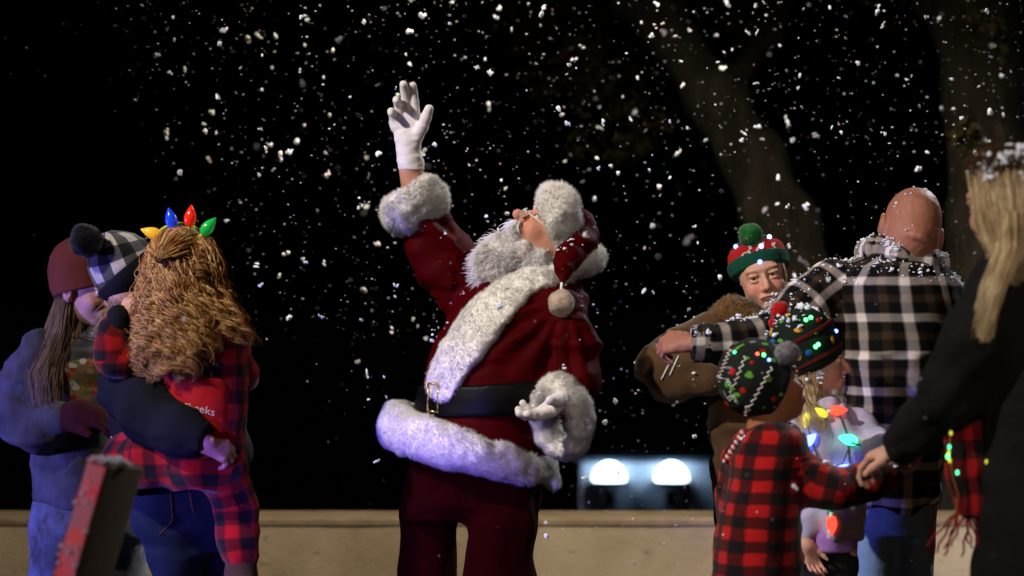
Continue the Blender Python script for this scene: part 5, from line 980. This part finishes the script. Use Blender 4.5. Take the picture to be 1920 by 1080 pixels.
    # necklace of lit bulbs
    ryj = Ray([ja] + list(ja.children)); pts = [(1498, 778), (1510, 788), (1517, 812), (1530, 850), (1537, 868), (1552, 878), (1580, 868), (1590, 842), (1588, 815), (1578, 790), (1572, 772), (1556, 766), (1540, 770)]
    q = np.array([ryj.px(*p)[0] + [0, -.006, 0] for p in pts]); mb = MB(); mb.tube(q, .0022, 8); q2 = np.array([ryj.px(*p)[0] + [0, -.006, 0] for p in ((1590, 830), (1592, 870), (1580, 905), (1562, 940), (1558, 965))]); mb.tube(q2, .0022, 8); q3 = np.array([W(1595, 830, -.16), W(1625, 838, -.16), W(1655, 832, -.18)]); mb.tube(q3, .0022, 8)
    nk = mb.obj('light_necklace', MT['wire'], r)
    for x, y, dx, dz, m, s in ((1511, 788, -.2, -1, 'l_yellow', .95), (1538, 772, -.7, .5, 'l_yellow', .85), (1572, 769, 1, .08, 'l_red', 1.05), (1517, 824, .3, .3, 'l_blue', 1.05), (1588, 823, -.8, .2, 'l_green', 1.15), (1537, 881, -.3, .9, 'l_red', .9), (1580, 878, .6, .3, 'l_blue', .95), (1550, 949, 1, 0, 'l_green', .7), (1558, 985, 0, -1, 'l_red', 1.15), (1657, 829, .4, .4, 'l_violet', .85)):
        p = ryj.px(x, y)[0] + np.array([0, -.014, 0]) if x < 1640 else W(1657, 829, -.19); a = nrm([dx, -.05, dz]); t = np.linspace(0, 1, 10); pr = .0135 * s * np.sin(np.pi * (t * .84 + .14)) ** .8 * (1.1 - .3 * t); V, F, pt = tube(p + a * ((t - .5) * .046 * s)[:, None], np.maximum(pr, .0012), 16, (.1, -1, .1)); bo = mk('bulb', V, F, MT[m], nk, pt)
        mb = MB(); mb.tube([p - a * .020 * s, p - a * .032 * s], .0055 * s, 10); mb.obj('socket', MT['cap'], nk)
    return r, [ja, ht]
BG, BG_o = blond_girl()

def plaid_child():
    d = 6.0; r = person(1420, d, 'child seen from behind in a red buffalo check coat and dark patterned hat'); W = lambda x, y, o=0: P(x, y, d + o)
    H = Head(W(1438, 724, .0), (.86, .42, .22), (-.34, .0, .94), .90)
    j = joints(d, neck=(1440, 800, .0), chest=(1430, 880, 0), pelvis=(1420, 1040, 0), shl=(1385, 850, .02), ell=(1365, 950, .08), wrl=(1370, 1040, .1), shr=(1475, 855, -.02), elr=(1555, 918, -.06), wrr=(1665, 885, .0), hipl=(1390, 1080, 0), knl=(1390, 1280, 0), anl=(1390, None, .02), hipr=(1450, 1080, 0), knr=(1450, 1280, 0), anr=(1450, None, .04), toe=(.1, .1, 0))
    B = Sdf(d); body(B, j, .70); H.prims(B, neck=W(1438, 805, 0), child=1, nose=.5)
    f1, _ = hand(B, W(1660, 886, .0), nrm([.9, .15, .2]), nrm([0, .4, .9]), (0, -1, 0), .125, [.4, .4, .4, .4], (.5, .3))
    b = skin('body', B, MT['skin_shade'], r, .013, [(H.C - .12, H.C + .12), f1], .0032, tintf=H.tint()); H.eyes(b)
    C = Sdf(d); C.loft([(792, 1405, 1478, .065, 0), (815, 1385, 1508, .11, 0), (860, 1372, 1505, .13, 0), (930, 1358, 1500, .135, 0), (1000, 1344, 1500, .14, 0), (1080, 1333, 1503, .145, 0), (1160, 1325, 1508, .15, 0), (1180, 1326, 1508, .145, 0)])
    C.cap([(1472, 858, -.02, 36), (1520, 905, -.05, 35), (1565, 918, -.06, 33), (1620, 902, -.03, 31), (1672, 888, .0, 29)], .04); C.cap([(1388, 860, .03, 34), (1372, 950, .09, 32), (1372, 1050, .1, 26)], .03); C.cut(W(1688, 885, 0), (1, 0, 0), .01)
    co = skin('check_coat', C, MT['bredchild'], r, .009, disp=lambda V, N: .009 * fbm(V * [9, 9, 13]) + .006 * ridge(V * [13, 10, 11]))
    T = Sdf(d); T.ring(W(1442, 800, 0), np.array([.045, 0, .0]), np.array([0, .045, 0]), .014, .018); skin('collar', T, MT['bredchild'], co, .006)
    T = Sdf(d); T.cap([(1392, 1160, 0, 38), (1390, 1280, 0, 34), (1390, 1530, .02, 28)], .03); T.cap([(1450, 1160, 0, 38), (1450, 1530, .04, 28)], .03); skin('trousers', T, MT['navy'], r, .012); shoes(r, j, MT['leather'], .75)
    c0 = W(1440, 716, .0); ax = nrm(np.array([-.80, -.18, .30])); ht = beanie('patterned_hat', c0 - ax * .02, ax, (0, -1, 0), [(-.01, .078), (0, .098), (.06, .106), (.10, .098), (.135, .074), (.155, .042), (.163, .012)], MT['knitmotif'], r, 52, lean=(0, 0, -.012))
    ryh = Ray([ht])
    for k, (a, b_) in enumerate((((1398, 668), (1352, 785)), ((1448, 688), (1385, 800)), ((1370, 655), (1338, 730)))):
        mb = MB(); q = [ryh.px(a[0] * (1 - t) + b_[0] * t + 3.5 * (1 if i % 2 else -1), a[1] * (1 - t) + b_[1] * t)[0] + [0, -.001, 0] for i, t in enumerate(np.linspace(0, 1, 22))]; mb.tube(np.array(q), .0026, 5); mb.obj('snowflake_stripe', MT['whiteyarn'], ht)
    T = Sdf(d); T.capw([H.at(-.01, -.02, -.085), H.at(-.02, -.07, -.075)], [.038, .022], .02); skin('ear_flap', T, MT['knitmotif'], ht, .006)
    motif(ht, ryh, [(1373, 697, .010, .010, 0, 'b_red'), (1405, 705, .013, .007, .2, 'b_green'), (1393, 733, .009, .009, .0, 'b_red'), (1363, 722, .008, .008, 0, 'b_green'), (1347, 733, .008, .009, 0, 'b_green'), (1382, 741, .011, .007, 0, 'b_green'), (1364, 758, .008, .010, 0, 'b_red'), (1352, 773, .010, .006, 0, 'b_green'), (1400, 671, .010, .005, .3, 'b_green'), (1410, 680, .006, .005, .3, 'b_red')])
    pompom('pompom', W(1476, 665, -.085), .028, MT['greypom'], ht, 3000, .010, .0013); led(ht, Ray([ht]), [(1420, 664), (1442, 675), (1432, 666), (1378, 661)], ['l_rled', 'l_bled', 'l_gled', 'l_green'], .0048)
    rj = Ray([co]); a = rj.px(1361, 866)[0]; c = rj.px(1396, 808)[0]; mb = MB(); m2 = MB(); t = np.linspace(0, 1, 40)[:, None]
    for ph, mm in ((0, mb), (np.pi, m2)): mm.tube(a * (1 - t) + c * t + [-.004, -.012, 0] + .0045 * np.concatenate([np.sin(t * 40 + ph), np.cos(t * 40 + ph), 0 * t], 1), .0045, 8)
    o = mb.obj('twisted_cord', MT['redplain'], co); m2.obj('white_twist', MT['whiteyarn'], o); return r, [co, ht]
PC, PC_o = plaid_child()

def dark_coat_woman():
    d = 5.2; r = person(1940, d, 'blond person in a black coat at the right edge reaching towards the children'); W = lambda x, y, o=0: P(x, y, d + o)
    H = Head(W(1893, 376, 0), (-.50, .85, -.18), (-.10, -.05, 1), 1.02)
    j = joints(d, neck=(1925, 470, .0), chest=(1950, 600, 0), pelvis=(1950, 880, 0), shl=(1890, 545, -.05), ell=(1785, 735, -.02), wrl=(1688, 842, .28), shr=(2040, 540, .05), elr=(2070, 720, 0), wrr=(2040, 880, -.1), hipl=(1900, 920, 0), knl=(1895, 1230, 0), anl=(1895, None, .03), hipr=(2000, 920, 0), knr=(2000, 1230, 0), anr=(2000, None, .05), toe=(-.13, .05, 0))
    B = Sdf(d); body(B, j, .98); H.prims(B, neck=W(1925, 480, 0), nose=.9)
    f1, _ = hand(B, W(1695, 836, .30), nrm([-.80, .55, -.35]), nrm([-.2, .3, -1]), (-.1, -.8, .2), .165, [.5, .6, .6, .6], (.35, .4), 0, .0)
    b = skin('body', B, MT['skin_fair'], r, .014, [(H.C - .13, H.C + .14), f1], .004, tintf=H.tint()); H.eyes(b)
    C = Sdf(d); C.loft([(455, 1885, 1965, .07, 0), (490, 1850, 2030, .12, 0), (560, 1838, 2075, .15, 0), (700, 1845, 2075, .16, 0), (860, 1845, 2075, .16, 0), (960, 1838, 2085, .17, 0), (1100, 1822, 2100, .18, 0), (1300, 1810, 2110, .19, 0), (1330, 1812, 2108, .19, 0)])
    C.cap([(1885, 545, -.05, 66), (1835, 640, -.06, 62), (1785, 735, -.02, 55), (1730, 800, .12, 46), (1690, 838, .27, 38)], .04); C.cap([(2040, 545, .05, 55), (2072, 720, 0, 48), (2040, 870, -.1, 36)], .04); C.cut(W(1675, 852, .28), nrm([-.7, .5, -.6]), .01)
    co = skin('black_coat', C, MT['jblack'], r, .011, disp=lambda V, N: .008 * fbm(V * [7, 7, 12]) + .006 * np.abs(np.sin((V @ np.array([.75, 0, -.66])) * 48)) * (V[:, 0] < W(1850, 0)[0]))
    shoes(r, j, MT['leather'], 1.0, 'boot')
    rows_h = [(292, 1832, 1950, .08, .01), (320, 1822, 1975, .105, .01), (400, 1822, 1980, .115, 0), (480, 1828, 1975, .12, -.01), (560, 1815, 1960, .13, -.03), (610, 1808, 1930, .14, -.05)]
    L = hair_fall([(288, 1836, 1960, .085, .01), (330, 1820, 1975, .105, .01), (420, 1828, 1975, .115, -.01), (480, 1850, 1965, .13, -.03), (540, 1862, 1960, .14, -.06)], d, 3600, -1.45, 2.6, .004, 6, .002, 31, (.84, 1.05), .012, 18, zend=.15, nc=330, spr=.05)
    L += hair_fall([(400, 1858, 1905, .10, -.03), (470, 1850, 1890, .15, -.05), (540, 1822, 1850, .17, -.06), (600, 1806, 1834, .17, -.06), (640, 1803, 1824, .17, -.06)], d, 900, -1.4, 1.2, .004, 6, .002, 32, (.6, 1.08), .01, 20, zend=.1, nc=90, spr=.08)
    h = hair_obj('hair', L, .0011, MT['blond'], r); T = Sdf(d); T.loft([(284, 1842, 1955, .075, .01), (330, 1828, 1965, .095, .012), (400, 1850, 1965, .10, .01), (500, 1868, 1960, .10, 0)]); T.ell(H.at(.12, -.03, 0), (.07, .07, .12), H.M, op='d', k=.02); skin('hair_underlayer', T, MT['blond'], h, .009)
    T = Sdf(d); T.ell(H.at(-.012, .058, .0), (.098, .086, .052), H.M, k=.02); top = skin('dark_hair_crown', T, MT['scalp'], h, .007, disp=lambda V, N: .008 * fbm(V * 26)); hair_obj('dark_roots', hair_fall([(276, 1850, 1955, .07, .01), (300, 1822, 1975, .10, .01), (345, 1816, 1980, .118, .01)], d, 1500, -2.2, 2.8, .003, 6, .002, 35, (.9, 1.06), .012, 10, zend=.5, nc=200, spr=.05), .0012, MT['scalp'], h)
    # scarf
    T = Sdf(d); T.cap([(1806, 740, .02, 30), (1812, 800, .02, 36), (1820, 880, .0, 38), (1826, 950, -.01, 36)], .02, sy=.35); T.cap([(1806, 600, .06, 16), (1800, 640, .08, 14), (1806, 740, .04, 22)], .02, sy=.5); T.cap([(1940, 490, .10, 26), (1880, 510, .12, 26), (1806, 600, .06, 18)], .02, sy=.8)
    T.cut(W(1826, 972, 0), (0, 0, -1), .004); sc = skin('plaid_scarf', T, MT['scarf'], r, .007, disp=lambda V, N: .008 * noise(V * [40, 10, 5]) + .003 * fbm(V * 25))
    L = []; rng = np.random.RandomState(5)
    for i in range(22):
        x = 1792 + 68 * i / 21 + 2 * rng.randn(); t = np.linspace(0, 1, 10)[:, None]; p = W(x, 958, .0); L.append(p + np.array([(x - 1826) * .0009 * 1.2 + .02 * rng.randn(), .01 * rng.randn(), -.075 - .03 * rng.rand()]) * t + .003 * np.sin(t * 14 + i) * np.array([1, .5, 0]))
    V, F, pt = strands(L, .003, None, 5, .8); mk('fringe', V, F, MT['scarf'], sc, pt)
    rs = Ray([sc, co]); q = np.array([W(1783, 800, -.02), W(1779, 850, -.03), W(1788, 900, -.03), W(1796, 925, -.03), W(1792, 960, -.03), W(1778, 990, -.02)]); mb = MB(); mb.tube(q, .0018, 6); fl = mb.obj('fairy_lights', MT['copper'], r)
    for x, y, m in ((1780, 838, 'l_green'), (1777, 856, 'l_gled'), (1781, 864, 'l_yellow'), (1795, 886, 'l_green'), (1850, 866, 'l_yellow'), (1783, 812, 'l_yellow'), (1779, 848, 'l_yellow')):
        mb = MB(); p = W(x, y, -.045) if x < 1800 else rs.px(x, y)[0]; mb.ball(p, (.0035, .0035, .0055), n=10); mb.obj('bulb', MT[m], fl)
    return r, [co, top], h
DW, DW_o, DW_h = dark_coat_woman()
settle('settled_snow', [BM_o[0], BM_o[1]], 1100, .0036, 'snow crumbs scattered on the shoulders of the plaid shirt', 3, .25, keep=lambda V, N: (V[:, 2] > P(0, 600, 6.8)[2]) * (N[:, 1] < .3) * 1.0)
settle('settled_snow', [BM_b], 26, .0045, 'a few snow crumbs on the bald head', 4, .1, keep=lambda V, N: (V[:, 2] > P(0, 455, 6.8)[2]) * (N[:, 1] < .4) * 1.0)
settle('settled_snow', [SA_hat, SA_coat, SA_beard], 150, .0050, 'snow flakes caught on the red suit, beard and fur of the bearded man', 5, .1)
settle('settled_snow', [o for o in DW_o[1:]], 520, .0062, 'thick snow on the crown of the blond person in the black coat', 6, .1)
settle('settled_snow', [BG_o[1]], 90, .0075, 'green-lit snow clumps on the bulb hat of the blond child', 7, .2)
settle('settled_snow', [BG_o[0], BW_o[0], BW_o[1], PC_o[0], PC_o[1], BM_o[2]], 110, .005, 'stray flakes on the jackets and hats of the right-hand group', 8, .1)
settle('settled_snow', [MO_o[1], CC_o[0], RG_o[0]], 40, .004, 'stray flakes on the hats and curls of the left-hand group', 9, .1)
# ------------------------------------------------------------ falling foam snow
def snowfall():
    rng = np.random.RandomState(21); base = []
    for k in range(10):
        mb = MB(); 
        for i in range(2 + k % 4): mb.add(*blob_V(rng.randn(3) * .7 * (i > 0), .55 + .5 * rng.rand(), rng.rand() * 50, 8))
        o = mb.obj('snowflake', MT['snow']); base.append(o.data); bpy.data.objects.remove(o)
    fl = []
    def dens(x, y):
        a = 1.0
        edge = 90 + y * .55
        if x < edge: a *= .03
        elif x < edge + 170: a *= .04 + .96 * (x - edge) / 170
        if y > 640 and x < 1120: a *= .25
        if 640 < y and x > 1120: a *= .55
        if 300 < y < 640 and x > 1120: a *= .55
        if x > 1500 and y > 560: a *= .4
        return a
    while len(fl) < 3000:
        x, y = rng.uniform(0, 1920), rng.uniform(-10, 1085)
        if rng.rand() > dens(x, y): continue
        d = rng.choice([rng.uniform(7.3, 9.5), rng.uniform(6.0, 9.9), rng.uniform(4.3, 5.8)], p=[.50, .34, .16]); pr = .65 + rng.exponential(.75)
        if rng.rand() < .07: pr += rng.uniform(1.5, 6.5)
        fl.append((x, y, d, min(pr, 8.5)))
    big = [(1019, 17, 8), (1046, 203, 8), (1062, 232, 6), (1130, 231, 6), (920, 139, 7), (893, 127, 5), (1268, 68, 6), (1345, 117, 6), (565, 31, 6), (682, 43, 5), (318, 135, 5), (485, 326, 6), (255, 188, 5), (1160, 325, 6), (1218, 318, 5), (1256, 334, 6), (1645, 22, 9), (1735, 32, 8), (1880, 214, 8), (1475, 389, 9), (1352, 521, 7), (1419, 156, 6), (1574, 147, 7), (1560, 238, 6), (1660, 250, 6), (1364, 6, 7), (1265, 760, 6), (1786, 148, 6), (830, 740, 5), (575, 492, 5), (880, 310, 6), (1045, 470, 5), (960, 57, 5), (1302, 425, 5), (1308, 454, 5), (720, 707, 6), (705, 865, 6), (1290, 582, 8), (1420, 60, 5), (1500, 140, 5), (424, 415, 5), (488, 536, 5), (500, 636, 4), (608, 490, 5), (1805, 222, 6), (1700, 150, 5)]
    for x, y, p in big: fl.append((x, y, rng.uniform(6.9, 8), p * .8))
    fl.sort(key=lambda f: -f[3] + .0)
    lab = 'small irregular white foam snowflake drifting in the dark night air'
    for x, y, d, pr in fl[:300]:
        o = bpy.data.objects.new('snowflake', base[rng.randint(10)]); COL.objects.link(o); r = pr * .62 * d / FPX; o.location = P(x, y, d); o.scale = (r * rng.uniform(.8, 1.5), r, r * rng.uniform(.6, 1.1)); o.rotation_euler = tuple(rng.uniform(0, 6, 3)); tag(o, lab, 'snowflake', 'snowflakes drifting in the air')
    mb = MB()
    for i, (x, y, d, pr) in enumerate(fl[300:]): mb.add(*blob_V(P(x, y, d), pr * .62 * d / FPX, i * .77, 6))
    tag(mb.obj('falling_snow', MT['snow']), 'fine foam snow drifting all through the dark air', 'snow', kind='stuff')
snowfall()
